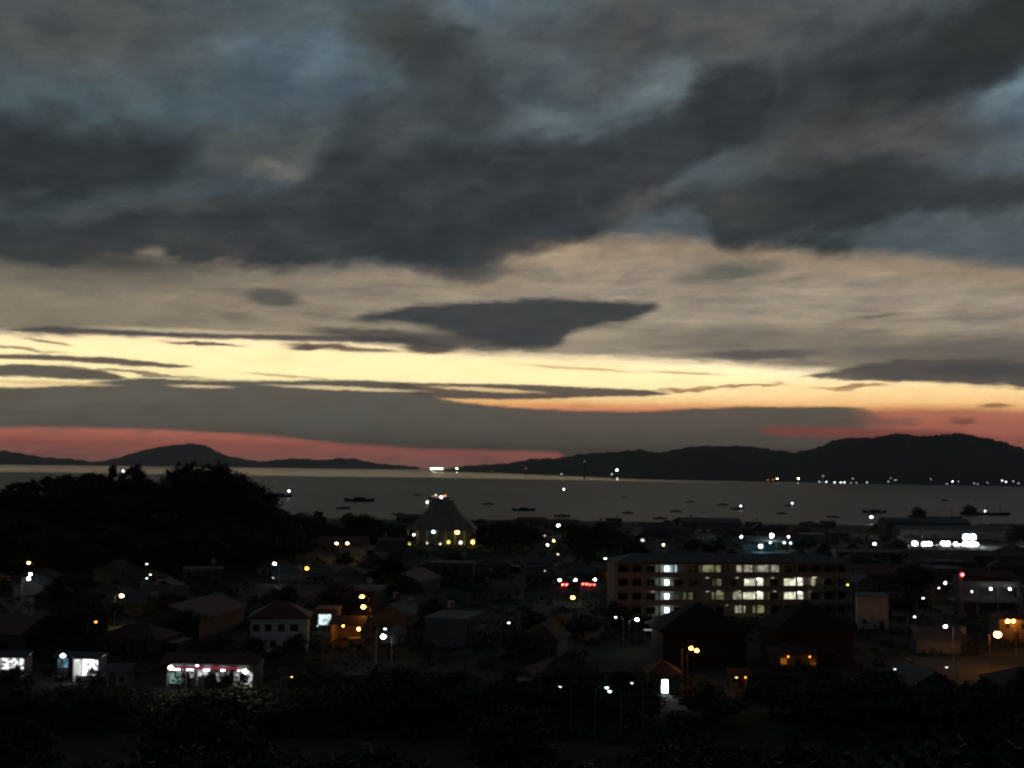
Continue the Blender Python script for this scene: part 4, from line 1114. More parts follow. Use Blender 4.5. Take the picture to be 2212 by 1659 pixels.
# ---------------- sports court with floodlights
def court():
    p = base(1665, 1196); s = mpx(p)
    r = thing('covered_court', 'roofed sports court glowing bluish white beyond the school roof', 'court', (p.x, p.y + 9, p.z), 0)
    W = 44 * s
    f = MB(); f.box(-W, W, -7, 12, -1, .25); f.build('floor', mat('court_paint', (.18, .34, .36), .7, .15, .5), r)
    for x in (-1, -.33, .33, 1):
        for y in (-6.6, 11.5):
            q = MB(); q.ring([(x * W * .97, y, .253, .18), (x * W * .97, y, 24 * s, .16)], 7); q.build('column', metal, r)
    roof_mb('gable', 2 * W, 19, 24 * s, 2.2, .8).build('roof', roof_grey, r).location.y = 2.5
    w_ = MB(); w_.box(-W * .9, W * .9, 11.8, 12, .253, 3.2); w_.build('rear_wall', mat('teal_paint', (.15, .36, .38), .8, .2, .5), r)
    for dx, dy, st, rad in ((1667, 1157, 60, .9), (1643, 1180, 30, .8), (1694, 1172, 6, .55), (1708, 1173, 5, .5), (1664, 1172, 7, .5)):
        q = atY(dx, dy, p.y + 1)
        o = MB(); o.ball((q.x - p.x, -8, q.z - p.z), rad); o.build('flood_lamp', glow('court_flood', (.70, .88, 1.0), st), r); keep(dx, dy, 10, p.y)
    FOOT.append((p.x, p.y + 9, W + 6))
court()

# ---------------- port: quay shed, floodlights
def port_shed(dx0, dx1, dyt, dyb, Y, label, m=roof_grey, lean=0.0, gable=True):
    a, b_ = atY(dx0, dyt, Y), atY(dx1, dyt, Y)
    zt = (a.z + b_.z) / 2; cx = (a.x + b_.x) / 2; z0 = max(h(cx, Y), .6)
    W = (b_.x - a.x); hh = max(3.0, zt - z0)
    return house('port_shed', label, 'warehouse', (cx, Y, z0), lean, W, 18, hh * .72, 'gable' if gable else 'flat', hh * .28, conc, m,
                 [(x, hh * .2, 2.4, 1.2, G_W) for x in np.linspace(-W * .4, W * .4, 5)], W * .1)
port_shed(1905, 2085, 1119, 1150, 905, 'long dark port shed on the quay behind the row of floodlights')
port_shed(1935, 2180, 1136, 1176, 780, 'lower grey port shed directly above the floodlight row', roof_grey)
port_shed(1470, 1596, 1119, 1150, 850, 'long dark shore shed right of the rusty roofed hall')
port_shed(1385, 1460, 1130, 1170, 760, 'rusty roofed hall before the water, left of the dark shore shed', roof_rust)
port_shed(1700, 1860, 1149, 1175, 760, 'low flat shed by the water between court and quay', roof_grey, 0, False)
port_shed(1800, 1960, 1186, 1215, 560, 'wide red roofed hall below the port floodlights', roof_red)
port_shed(1965, 2240, 1190, 1240, 520, 'very wide brown roofed hall below the brightest floodlights', roof_rust)
def flood(dx, dy, rad, st, label, Y=690, m=None, hp=8.0):
    q = atY(dx, dy, Y); z0 = h(q.x, Y)
    r = thing('floodlight', label, 'floodlight', (q.x, Y, z0), 0, 'floodlights of the port')
    b = MB(); b.ring([(0, .4, -1, .16), (0, .4, q.z - z0 + .6, .10)], 7); b.build('pole', metal, r)
    c_ = MB(); c_.box(-rad * 1.1, rad * 1.1, .12, .3, q.z - z0 - rad * .9, q.z - z0 + rad * .9); hd = c_.build('lamp_head', darkmetal, r)
    l = MB(); l.ball((0, -.2, q.z - z0), rad, rad * .4, rad * .8); l.build('lens', m or glow('flood', WHITE, st), hd)
    keep(dx, dy, 11, Y)
flood(1976, 1174, 1.5, 60, 'leftmost single floodlight of the port row')
flood(1997, 1175, 1.5, 60, 'left floodlight of the first touching pair in the port row')
flood(2007, 1175, 1.5, 60, 'right floodlight of the first touching pair in the port row')
flood(2037, 1174, 1.4, 60, 'left floodlight of the second touching pair in the port row')
flood(2047, 1174, 1.4, 60, 'right floodlight of the second touching pair in the port row')
flood(2064, 1175, 1.1, 40, 'smaller floodlight between the second pair and the blazing stack')
flood(2072, 1177, .5, 25, 'tiny floodlight touching the blazing stack on its left')
flood(2087, 1160, 1.9, 80, 'upper left floodlight of the blazing stack in the port')
flood(2101, 1160, 1.9, 80, 'upper right floodlight of the blazing stack in the port')
flood(2086, 1176, 1.9, 80, 'lower left floodlight of the blazing stack in the port')
flood(2096, 1176, 1.9, 80, 'lower middle floodlight of the blazing stack in the port')
flood(2106, 1177, 1.9, 80, 'lower right floodlight of the blazing stack in the port')
flood(1889, 1175, .9, 7, 'upper half of the tilted bluish floodlight pair left of the port row', m=glow('lamp_cyan', CYAN, 12))
flood(1893, 1180, .9, 4, 'lower half of the tilted bluish floodlight pair left of the port row', m=glow('lamp_cyan', CYAN, 5))
flood(1388, 1167, 1.1, 2, 'flat grey light below the rusty roofed hall', m=glow('lamp_white', WHITE, 1.2))
# strip lights along the quay wall
def strip(dx0, dx1, dy, Y, label, m, th=.25):
    a, b_ = atY(dx0, dy, Y), atY(dx1, dy, Y)
    z0 = h((a.x + b_.x) / 2, Y)
    r = thing('strip_light', label, 'strip light', ((a.x + b_.x) / 2, Y, z0), 0)
    W = (b_.x - a.x) / 2; z = a.z - z0
    for x in (-W * .9, 0, W * .9):
        k = MB(); k.ring([(x, .2, -1, .07), (x, .2, z, .06)], 6); k.build('post', metal, r)
    k = MB(); k.box(-W, W, -.1, .1, z, z + th); k.build('tube', m, r)
strip(2012, 2034, 1178, 692, 'thin white strip light between the two floodlight pairs', glow('lamp_white', WHITE, 3.0))
strip(2112, 2158, 1180, 692, 'thin fading strip light right of the blazing stack', glow('lamp_white', WHITE, .9))
strip(1391, 1433, 1362, 262, 'low strip light under the school, left of its big warm lamp', glow('strip_pink', (1, .75, .65), .35), .3)

# ---------------- parked cars with tail lights
def car(dx, dy, label, body, rz, st):
    p = base(dx, dy + 5)
    r = thing('parked_car', label, 'car', tuple(p), rz, 'cars waiting under the three white lamps')
    b = MB()
    prof = [(-2.2, .35), (-2.2, .95), (-1.5, 1.05), (-.9, 1.5), (.7, 1.5), (1.35, 1.0), (2.1, .85), (2.2, .35)]
    vs = [(y_, s_ * .85, z_) for s_ in (-1, 1) for y_, z_ in prof]; n = len(prof)
    b.add(vs, [tuple(range(n))[::-1], tuple(range(n, 2 * n))] + [(i, (i + 1) % n, n + (i + 1) % n, n + i) for i in range(n)])
    b.build('body', body, r)
    g_ = MB(); g_.add([(-1.42, -.72, 1.12), (-1.42, .72, 1.12), (-.95, .68, 1.46), (-.95, -.68, 1.46)], [(0, 1, 2, 3)], Matrix.Translation((-.03, 0, .02))); g_.build('rear_window', glassm, r)
    for x in (-1.35, 1.35):
        for y in (-.86, .86):
            w_ = MB(); w_.ring([(x, y - .1, .33, .33), (x, y + .1, .33, .33)], 14); w_.build('wheel', darkmetal, r)
    for y in (-.62, .62):
        l = MB(); l.box(-2.27, -2.203, y - .24, y + .24, .66, .95); l.build('tail_light', glow('tail_red', REDL, st), r)
    keep(dx, dy, 8, p.y); FOOT.append((p.x, p.y, 4))
car(1221, 1262, 'pale car with bright pinkish tail lights under the leftmost of three white lamps', mat('silver_paint', (.35, .35, .36), .35, .05, 1, .5, .5), R(82), 60)
car(1263, 1261, 'car with red tail lights, left of the touching red pair', mat('red_paint', (.25, .02, .02), .35, .05, 1, 0, .5), R(88), 60)
car(1277, 1262, 'car with dimmer red tail lights, right of the touching red pair', mat('black_paint', (.02, .02, .02), .3, .05, 1, 0, .5), R(95), 35)
p = base(1308, 1256); s = mpx(p)
house('kiosk', 'low kiosk lit orange red beside the right lamp of the three', 'kiosk', p + Vector((0, 3, 0)), 0, 40 * s, 4, 3.2, 'gable', .9, wall_cream, roof_rust, [(-1.4, 1, 1, 1, G_W)], 1.5, [(1.2, 3.0, .7, glow('lamp_sodium', SODIUM, 7), .25)])
keep(1308, 1246, 8, p.y)

# road in front of the shop rows
rd = MB(); pts = [(x, 183 + 2 * sin(x * .03)) for x in range(-130, 131, 5)]
vs = []
for x, y in pts: vs += [(x, y - 3.2, h(x, y - 3.2) + .06), (x, y + 3.2, h(x, y + 3.2) + .06)]
rd.add(vs, [(2 * i, 2 * i + 2, 2 * i + 3, 2 * i + 1) for i in range(len(pts) - 1)])
tag(rd.build('road', mat('asphalt', (.05, .05, .05), .9, .2, 2)), kind='structure')

def street_x(y): return 14 + .10 * y + 6 * sin(y * .012)
rd = MB(); pts = [(street_x(y), y) for y in range(186, 905, 9)]
vs = []
for x, y in pts: vs += [(x - 3.4, y, h(x - 3.4, y) + .07), (x + 3.4, y, h(x + 3.4, y) + .07)]
rd.add(vs, [(2 * i, 2 * i + 1, 2 * i + 3, 2 * i + 2) for i in range(len(pts) - 1)])
tag(rd.build('road', MATS['asphalt']), kind='structure')
# ================================================================== boats and far lights
hullm = mat('dark_hull_paint', (.035, .035, .04), .6, .3, .6)
hullw = mat('white_boat_paint', (.45, .44, .42), .6, .15, .6)
wood = mat('bamboo', (.14, .10, .06), .8, .2, 2)
def hull_mb(L, B, D_, sheer=.35):
    b = MB(); n = 13; ring = []
    for i in range(n):
        q = i / (n - 1); x = (q - .5) * L
        k = sin(pi * min(1, max(0, q * .94 + .03))) ** .55
        w_ = B / 2 * k; up = sheer * D_ * (abs(2 * q - 1) ** 2.2) * 2
        ring.append([(x, -w_, D_ + up), (x * .97, -w_ * .7, D_ * .25), (x * .93, 0, -.35), (x * .97, w_ * .7, D_ * .25), (x, w_, D_ + up)])
    for r_ in ring: b.v += r_
    for i in range(n - 1):
        for j in range(4):
            a = i * 5 + j; b.f.append((a, a + 1, a + 6, a + 5))
        b.f.append((i * 5 + 4, i * 5, i * 5 + 5, i * 5 + 9))
    b.f.append((0, 4, 3, 2, 1)); e = (n - 1) * 5; b.f.append((e, e + 1, e + 2, e + 3, e + 4))
    return b
BOATS = {}
def outrigger(dx, dy, wpx, label, lamp=None, rz=0.0, group='outrigger boats at anchor in the bay', lampz=None, hm=hullm):
    p = sea(dx, dy); L = max(7.0, wpx * hypot(p.x, p.y) / F)
    key = ('o', hm.name)
    if key not in BOATS:
        r = thing('outrigger_boat', label, 'boat', (0, 0, 0), 0, group)
        hull_mb(20, 2.6, 1.3).build('hull', hm, r)
        c_ = MB(); c_.box(-3.5, 4.0, -1.0, 1.0, 1.2, 2.5); c_.box(-5.0, 4.6, -1.4, 1.4, 2.505, 2.65); c_.build('cabin', hm, r)
        m_ = MB(); m_.ring([(-1, 0, 2.66, .1), (-1, 0, 6.2, .06)], 6); m_.build('mast', wood, r)
        for s_ in (-1, 1):
            o_ = MB(); o_.ring([(-8, s_ * 4.2, .25, .12), (0, s_ * 4.4, .15, .14), (8, s_ * 4.2, .4, .10)], 6)
            for x in (-5, 0, 5): o_.ring([(x, s_ * 1.1, 1.5, .08), (x, s_ * 2.8, 1.3, .07), (x, s_ * 4.3, .3, .06)], 5)
            o_.build('outrigger', wood, r)
        BOATS[key] = r; KIDS[r.name] = list(r.children); o = r
    else:
        o = copy_tree(BOATS[key]); tag(o, label, 'boat', group); o.name = 'outrigger_boat'
    k = L / 20
    o.location = (p.x, p.y, .15); o.rotation_euler = (0, 0, rz); o.scale = (k, k, k)
    if lamp:
        lx, ly, m, rad = lamp
        q = atY(lx, ly, p.y)
        b = MB(); b.ball(((q.x - p.x) / k, -.3, (q.z - .15) / k), rad / k)
        b.ring([((q.x - p.x) / k, 0, 2.6, .05), ((q.x - p.x) / k, 0, (q.z - .15) / k, .04)], 5) if False else None
        b.build('boat_lamp', m, o)
    return o
LW = lambda s: glow('lamp_white', WHITE, s)
LA = lambda s: glow('lamp_warm', WARM, s)
outrigger(603, 1074, 56, 'boat at anchor right of the wooded knoll with one white mast lamp', (624, 1061, LW(12), 1.3), R(4))
outrigger(776, 1083, 66, 'long unlit boat left of the lit cabin boat', None, R(-3))
outrigger(742, 1099, 32, 'small unlit boat below left of the long unlit boat', None, R(24))
outrigger(863, 1112, 30, 'small unlit boat close to the left corner of the pavilion roof', None, R(-6))
outrigger(1055, 1090, 26, 'small faint boat right of the pavilion peak', None, R(3))
outrigger(1131, 1103, 50, 'unlit boat with a flat dark hull in mid bay, left of the bright shore lamp', None, R(2))
outrigger(1214, 1116, 36, 'unlit boat just above the bright shore lamp', None, R(-10))
outrigger(1218, 1062, 14, 'far boat shown only by one white light in mid bay', (1218, 1057, LW(14), 1.3), R(0))
outrigger(1356, 1109, 26, 'faint thin boat left of the shore shed', None, R(4))
outrigger(1460, 1106, 26, 'small dark boat above the dark shore shed', None, R(-5))
outrigger(1348, 1075, 16, 'very faint far boat in mid bay', None, R(10))
outrigger(1561, 1091, 24, 'faint boat just left of the boat with a white lamp', None, R(-4))
outrigger(1592, 1101, 30, 'boat with a white mast lamp left of the sports court', (1600, 1093, LW(9), .9), R(3))
outrigger(1704, 1093, 18, 'far boat with a white lamp above the sports court', (1711, 1087, LW(9), 1.0), R(-3))
outrigger(1688, 1110, 24, 'small unlit boat above the sports court lamps', None, R(12))
outrigger(1889, 1108, 50, 'dark boat lying off the quay above its white tip lamp', None, R(0))
outrigger(1979, 1098, 16, 'tiny faint boat beyond the long port shed', None, R(0))

outrigger(1491, 1085, 20, 'faint thin boat between the very far one and the white lamp boat', None, R(5))
outrigger(604, 1104, 26, 'small dark boat close to the right foot of the wooded knoll', None, R(-8))
outrigger(900, 1070, 18, 'tiny faint boat left of the lit passenger boat', None, R(2))
outrigger(1425, 1121, 30, 'dark boat close inshore above the rusty roofed hall', None, R(2))
outrigger(1800, 1118, 26, 'small dark boat inshore left of the quay tip lamp', None, R(-6))
outrigger(2040, 1082, 18, 'tiny dark boat far out, before the right far shore', None, R(3))

def cabin_boat():
    p = sea(948, 1078); k = hypot(p.x, p.y) / F
    r = thing('passenger_boat', 'passenger boat with a pinkish lit cabin above the pavilion peak', 'boat', tuple(p), R(-3))
    L = 44 * k
    hull_mb(L, L * .2, 2.0).build('hull', hullm, r)
    c_ = MB(); c_.box(-L * .36, L * .34, -L * .07, L * .07, 2.0, 5.4); c_.build('cabin', hullw, r)
    c_ = MB(); c_.box(-L * .40, L * .38, -L * .09, L * .09, 5.403, 5.7); c_.build('roof', hullw, r)
    for i in range(7):
        w_ = MB(); x = -L * .33 + i * L * .105; w_.box(x, x + L * .075, -L * .07 - .08, -L * .07 - .003, 3.3, 4.8)
        w_.build('window', glow('boat_window', (1, .62, .62), .6 if i not in (4, 5) else 1.4), r)
    for dx, dy, m, rad in ((953, 1074, LA(40), 1.0), (942, 1069, LA(5), .8), (962, 1070, glow('lamp_sodium', SODIUM, 7), .7)):
        q = atY(dx, dy, p.y - L * .1); b = MB(); b.ball((q.x - p.x, q.y - p.y, max(q.z, 1.5)), rad); b.build('boat_lamp', m, r)
cabin_boat()
outrigger(928, 1089, 20, 'small boat with a white lamp below left of the passenger boat', (923, 1085, LW(20), .95), R(0))

def ship(dx, dy, wpx, label, lights, hm=hullm, rz=0.0, tall=.11):
    p = sea(dx, dy); k = hypot(p.x, p.y) / F; L = wpx * k
    r = thing('moored_ship', label, 'ship', tuple(p), rz)
    hull_mb(L, L * .16, L * .05, .15).build('hull', hm, r)
    s_ = MB(); s_.box(-L * .42, -L * .18, -L * .055, L * .055, L * .05, L * (.05 + tall)); s_.box(-L * .38, -L * .24, -L * .04, L * .04, L * (.052 + tall), L * (.08 + tall)); s_.build('superstructure', hm, r)
    f_ = MB(); f_.ring([(-L * .33, 0, L * (.08 + tall) + .003, L * .015), (-L * .33, 0, L * (.12 + tall), L * .013)], 10); f_.build('funnel', hm, r)
    for x in (.05, .3):
        m_ = MB(); m_.ring([(x * L, 0, L * .05, L * .006), (x * L, 0, L * .2, L * .004)], 6); m_.build('mast', hm, r)
    for lx, ly, m, rad in lights:
        q = atY(lx, ly, p.y - L * .09); b = MB(); b.ball((q.x - p.x, -L * .09, max(q.z, 1.5)), rad); b.build('deck_light', m, r)
    return r
ship(943, 1018, 34, 'far ship with three blazing deck lights mirrored in the calm water', [(932, 1012, LA(120), 5.5), (938, 1012, LA(90), 5), (943, 1012, LA(120), 5.5), (949, 1012, LA(90), 5), (954, 1012, LA(120), 5.5)])
ship(987, 1019, 16, 'far ship with a single bright light right of the three light ship', [(987, 1012, LA(60), 5.5)])
ship(2128, 1113, 100, 'moored ship lying dark behind the port sheds with one pale light', [(2128, 1104, LW(2.2), 1.3)])
ship(2020, 1122, 110, 'dark moored ship behind the long port shed', [])
ship(266, 1021, 10, 'white lit ship seen through the gap between knoll trees', [(266, 1018, LW(7), 6)], hullw)

# settlements on the far shore
FAR = [
    (1136, 1012, SODIUM, 1.2, 'dull orange lit house on the slope of the middle far shore', 5), (1063, 1018, SODIUM, .8, 'faint orange lit house at the left end of the far shore', 5),
    (1213, 1024, WHITE, 2.2, 'pale lit house at the waterline of the middle far shore', 5), (1263, 997, WHITE, .4, 'faint house high on the middle hillside', 5),
    (1333, 1015, WHITE, 60, 'brightest white lit building on the far hillside', 4.5), (1322, 1024, WHITE, 3.0, 'small lit house below left of the brightest far building', 4),
    (1333, 1034, WHITE, 8, 'small lit house at the waterline below the brightest far building', 3), (1659, 1037, SODIUM, 1.2, 'orange lit house just left of the warm far pair', 4),
    (1670, 1036, SODIUM, 1.5, 'orange lit house touching the first warm far light', 4), (1679, 1034, WARM, 18, 'left building of the two warm bright ones on the right far shore', 3.6), (1725, 1034, WARM, 30, 'right building of the two warm bright ones on the right far shore', 3.8),
    (1778, 1028, WHITE, 1.2, 'dim house set above the long white lit waterfront', 3.5), (1770, 1041, WHITE, 1.6, 'first building of the long white lit waterfront', 4), (1777, 1041, WHITE, 2.0, 'second building of the long white lit waterfront', 4),
    (1785, 1041, WHITE, 5, 'third building of the long white lit waterfront', 4), (1803, 1042, WHITE, 6, 'white lit building in the gap of the long waterfront', 3.4), (1816, 1042, WHITE, 5, 'left half of the brightest waterfront pair', 4), (1824, 1042, WHITE, 6, 'right half of the brightest waterfront pair', 4),
    (1842, 1034, WHITE, 2, 'dim house up the bank after the brightest waterfront pair', 3), (1838, 1043, WHITE, 1.2, 'dim waterside house under the one up the bank', 3), (1850, 1043, WHITE, 1.2, 'dim waterside house right of the one under the bank', 3),
    (1873, 1042, WHITE, 4, 'clear white lit house at the right end of the long waterfront', 3), (1919, 1040, WHITE, 1.5, 'lowest house of the middle far trio', 3), (1924, 1033, WHITE, .7, 'topmost faint house of the middle far trio', 3), (1934, 1037, WHITE, 2.5, 'brightest house of the middle far trio', 3),
    (2011, 1035, WHITE, .9, 'faint upper house above the small waterline light', 3), (2013, 1049, WHITE, 1.6, 'small waterline house right of the middle far trio', 3), (2046, 1045, WHITE, 1.4, 'dim house left of the starry white far building', 3),
    (2058, 1040, WHITE, 14, 'starry white lit building of the right far shore', 3), (2070, 1040, WHITE, 1.2, 'dim house right of the starry white far building', 3), (2104, 1044, WHITE, 1.0, 'left half of the dim slanting lit pier', 3.4), (2112, 1046, WHITE, .8, 'right half of the dim slanting lit pier', 3.4),
    (2133, 1043, WHITE, .9, 'dim house between the slanting pier and the large white light', 3), (2165, 1038, WHITE, 4, 'left half of the large white lit building at far right', 4), (2173, 1041, WHITE, 5, 'right half of the large white lit building at far right', 4),
    (2189, 1040, WHITE, 1.8, 'second last lit house at the right end of the far shore', 3), (2200, 1044, WHITE, 2.0, 'last lit house at the right end of the far shore', 3)]
for dx, dy, c_, st, lab, rad in FAR:
    hor = 997 + .014 * dx
    # the far slopes begin about at these distances
    sy = 1018.5 + (dx - 955) * (17.5 / 445) if dx < 1400 else 1036 + (dx - 1400) * .0179
    s0 = sea(dx, sy + 1.0); Y = s0.y - 60 if dy > sy - 8 else s0.y - 60
    q = atY(dx, dy, Y)
    rad *= .72; st *= .7
    r = thing('waterfront_house', lab, 'house', (q.x, Y, max(0.3, min(q.z - 4, 1.0))), 0, 'lit houses along the far shore')
    z = q.z - r.location.z
    w_ = rad * 1.6
    b = MB(); b.box(-w_, w_, .3, 9, -2, max(z + rad, 6)); b.build('wall', wall_white if False else wall_grey, r)
    roof_mb('hip', w_ * 2, 8.7, max(z + rad, 6) + .01, 2.5, .8).build('roof', roof_grey, r).location.y = 4.6
    l = MB(); l.box(-rad * .9, rad * .9, -.1, .27, z - rad * .5, z + rad * .5); l.build('lit_window', glow('far_%d' % int(c_[2] * 100), c_, st * 2.2, .0), r)
# ================================================================== vegetation
rnd = random.Random(11)
KG = 'trees on the dark wooded knoll'
KL = 'tree in the dark mass covering the knoll at left'
def sil(dx, dyt, D, wide, idx, group, label, name='broadleaf_tree', cat='tree'):
    q = atY(dx, dyt, D); x = q.x
    if group.startswith('second') and not clear_of(x, D, q.z, 4): return
    H = q.z - h(x, D)
    H = max(H, 2.0)
    put_tree(idx, x, D, H, wide, group, label, name, rnd, 0, cat)
# skyline of the knoll
for dx, dyt, wide, idx in ((-10, 1060, 1.0, 0), (14, 1056, 1.0, 2), (40, 1042, 1.1, 0), (70, 1036, 1.1, 3), (100, 1030, 1.2, 0), (135, 1026, 1.2, 1), (165, 1029, 1.2, 2), (195, 1022, 1.1, 0), (222, 1026, 1.0, 3),
                           (243, 1003, .6, 4), (262, 1036, .8, 0), (287, 999, .75, 1), (305, 1012, .8, 4), (322, 1036, .9, 0), (345, 1050, 1.0, 2), (372, 1012, .7, 1), (392, 1000, .7, 3), (412, 996, .75, 1),
                           (438, 1006, .7, 3), (460, 1000, .75, 1), (485, 1004, .8, 0), (508, 1022, 1.1, 3), (530, 1038, 1.1, 0), (548, 1048, 1.0, 2), (566, 1068, 1.0, 1), (585, 1090, 1.0, 0), (604, 1106, 1.0, 2), (-14, 1078, 1.0, 1)):
    sil(dx, dyt, rnd.uniform(455, 490), wide, idx, KG, KL)
n_k = 0
for i in range(900):
    if n_k >= 95: break
    x = rnd.uniform(-270, -78); y = rnd.uniform(366, 505)
    if h(x, y) < h(x, 300 if y < 300 else 1040) + 0 or ((x + 158) / 80) ** 2 + ((y - 480) / 112) ** 2 > 1.05 and ((x + 235) / 60) ** 2 + ((y - 520) / 120) ** 2 > 1: continue
    idx = rnd.choice((0, 1, 2, 3)); H = rnd.uniform(7, 11.5)
    t_ = h(x, y) + H
    pr = proj((x, y, t_))
    if pr is None or pr[1] < 1046 + max(0, (60 - pr[0]) * .4) + max(0, (pr[0] - 520) * .9) or pr[0] < -80: continue
    if not clear_of(x, y, t_, 4): continue
    put_tree(idx, x, y, H * 1.1, rnd.uniform(1.35, 1.7), KG, KL, rnd=rnd); n_k += 1
# shoreline trees
SG = 'trees along the near shore'
for dx, dyt, D, wide, idx, lab in ((622, 1112, 640, 1.1, 0, 'round shore tree nearest the wooded knoll'), (648, 1118, 650, 1.2, 2, 'wide shore tree left of the tall narrow tree'),
        (690, 1103, 640, 1.0, 4, 'tall narrow tree standing out against the bay'), (668, 1122, 655, 1.1, 0, 'low shore tree at the left foot of the tall narrow tree'), (712, 1134, 660, 1.1, 2, 'low shore tree at the right foot of the tall narrow tree'),
        (752, 1124, 640, 1.2, 2, 'left tree of the round clump between narrow tree and pavilion'), (782, 1112, 645, 1.35, 0, 'highest tree of the round clump between narrow tree and pavilion'), (812, 1119, 640, 1.3, 1, 'right tree of the round clump between narrow tree and pavilion'),
        (842, 1134, 650, 1.1, 2, 'low tree at the left end of the pavilion roof'), (868, 1133, 655, 1.0, 0, 'tree hiding the left corner of the pavilion roof'),
        (1042, 1134, 660, 1.0, 3, 'slender tree at the right corner of the pavilion'), (1068, 1130, 650, 1.3, 0, 'left tree of the broad clump right of the pavilion'), (1094, 1124, 650, 1.4, 1, 'highest tree of the broad clump right of the pavilion'), (1125, 1128, 645, 1.4, 2, 'right tree of the broad clump right of the pavilion'),
        (1152, 1140, 640, 1.2, 0, 'low tree left of the yellow lamp cluster'), (1240, 1128, 560, 1.0, 1, 'pointed tree just right of the bright shore lamp'), (1262, 1140, 540, 1.2, 0, 'tree filling the dip between two pointed trees'),
        (1296, 1128, 520, .8, 3, 'narrow topped tree right of the pointed tree'), (1300, 1144, 500, 1.5, 2, 'broad dark tree under the narrow topped tree'), (1330, 1150, 490, 1.4, 0, 'broad sloping tree left of the rusty hall'), (1362, 1165, 480, 1.3, 2, 'low end of the sloping tree clump by the rusty hall'),
        (1500, 1165, 560, 1.4, 0, 'dark tree beyond the left half of the school roof'), (1545, 1168, 560, 1.4, 2, 'low dark tree beyond the middle of the school roof'), (1580, 1186, 520, 1.1, 0, 'dark tree beneath the bright lamp left of the court'),
        (2196, 1134, 700, 1.3, 0, 'dark tree rising at the right edge beside the port'), (2180, 1150, 690, 1.2, 2, 'lower dark tree left of the one at the right edge'), (2222, 1140, 690, 1.3, 1, 'dark tree half cut off by the right edge beside the port'),
        (1340, 1168, 420, .9, 'palm', 'coconut palm in the dark right of the shore trees'), (1090, 1165, 470, .9, 'palm', 'coconut palm below the clump right of the pavilion'), (650, 1150, 480, 1.0, 'palm', 'coconut palm below the tall narrow tree')):
    sil(dx, dyt, D, wide, idx, SG, lab, 'coconut_palm' if idx == 'palm' else 'broadleaf_tree', 'palm' if idx == 'palm' else 'tree')

# roadside trees below and partly before the lit shops
RG = 'roadside trees before the lit shops'
for i, dx in enumerate(range(-12, 660, 30)):
    sil(dx + rnd.uniform(-6, 6), (1486 if not 355 < dx < 545 else 1494) + rnd.uniform(-6, 8), rnd.uniform(166, 180), rnd.uniform(2.2, 3.0), rnd.choice((0, 2, 0, 1)), RG, 'dark roadside tree whose top edges the bottom of the lit shop fronts')
for dx, dyt, D, wide, idx, lab in ((203, 1440, 186, .9, 1, 'thin leafy tree breaking up the right side of the blazing white stall'), (30, 1440, 186, 1.0, 0, 'thin leafy tree in front of the stall cut by the left edge'),
        (404, 1452, 183, .9, 4, 'leafy tree hiding the second shop window of the red fascia row'), (459, 1456, 182, .8, 0, 'leafy tree before the middle of the red fascia shop row'), (497, 1450, 184, .9, 1, 'thin tree speckled by the brightest window of the shop row'), (526, 1455, 183, .8, 4, 'thin tree at the right end of the shop row'),
        (640, 1466, 184, .9, 2, 'bush like tree right of the dull yellow hut'), (172, 1462, 186, 1.0, 4, 'low thin tree at the left foot of the blazing white stall'), (2, 1458, 186, 1.0, 2, 'low tree at the very left edge before the lit stall'), (548, 1378, 222, 1.0, 0, 'dark tree before the left corner of the pale two storey house'), (642, 1366, 224, 1.1, 1, 'dark tree before the right corner of the pale two storey house'), (600, 1396, 221, .9, 2, 'low dark tree before the door of the pale two storey house')):
    sil(dx, dyt, D, wide, idx, 'trees standing before lit fronts', lab)

for i, dx in enumerate(list(range(612, 880, 30)) + list(range(1040, 1175, 30)) + list(range(1215, 1400, 36))):
    sil(dx, (1142 if dx < 900 else 1144 if dx < 1180 else 1168) + rnd.uniform(-6, 8), rnd.uniform(560, 600) if dx < 1200 else rnd.uniform(430, 470), rnd.uniform(1.3, 1.7), rnd.choice((0, 1, 2, 2)), 'second row of dark trees behind the shore lamps', 'dark tree of the second row a little inland of the shore')

for i, dx in enumerate(range(650, 2230, 38)):
    for D0, t0 in ((176, 1482), (196, 1452)) if dx < 1000 or i % 3 == 0 else ((180, 1484),):
        sil(dx + rnd.uniform(-10, 10), t0 + rnd.uniform(-12, 10), D0 + rnd.uniform(-5, 5), rnd.uniform(1.6, 2.1), rnd.choice((0, 1, 2, 2)), 'second growth at the foot of the slope', 'dark tree at the foot of the slope, below the nearest lit houses')

# ================================================================== unlit houses filling the town
HP = []
def proto_house(i, name, label, cat, w_, d_, h_, kind, rise, wm_, rm_, wins, door):
    o = house(name, label, cat, (0, -4000 - 40 * i, 0), 0, w_, d_, h_, kind, rise, wm_, rm_, wins, door, (), 'unlit houses of the town', False)
    KIDS[o.name] = list(o.children)
    for c_ in o.children: KIDS[c_.name] = list(c_.children)
    return [o, w_, h_ + rise, label, name, cat, False]
HP.append(proto_house(0, 'house', 'low unlit house with a rusty hipped roof lost in the dark town', 'house', 12, 9, 3.2, 'hip', 2.3, wall_cream, roof_rust, [(-3.5, .9, 1.2, 1.2, G_W), (3.2, .9, 1.4, 1.2, G_W), (1.2, .9, .9, 1.2, G_W)], -.8))
HP.append(proto_house(1, 'house', 'unlit gabled house with a grey iron roof lost in the dark town', 'house', 10, 8, 3.0, 'gable', 2.0, wall_grey, roof_grey, [(-2.8, .9, 1.2, 1.2, G_W), (2.8, .9, 1.2, 1.2, G_W)], 0))
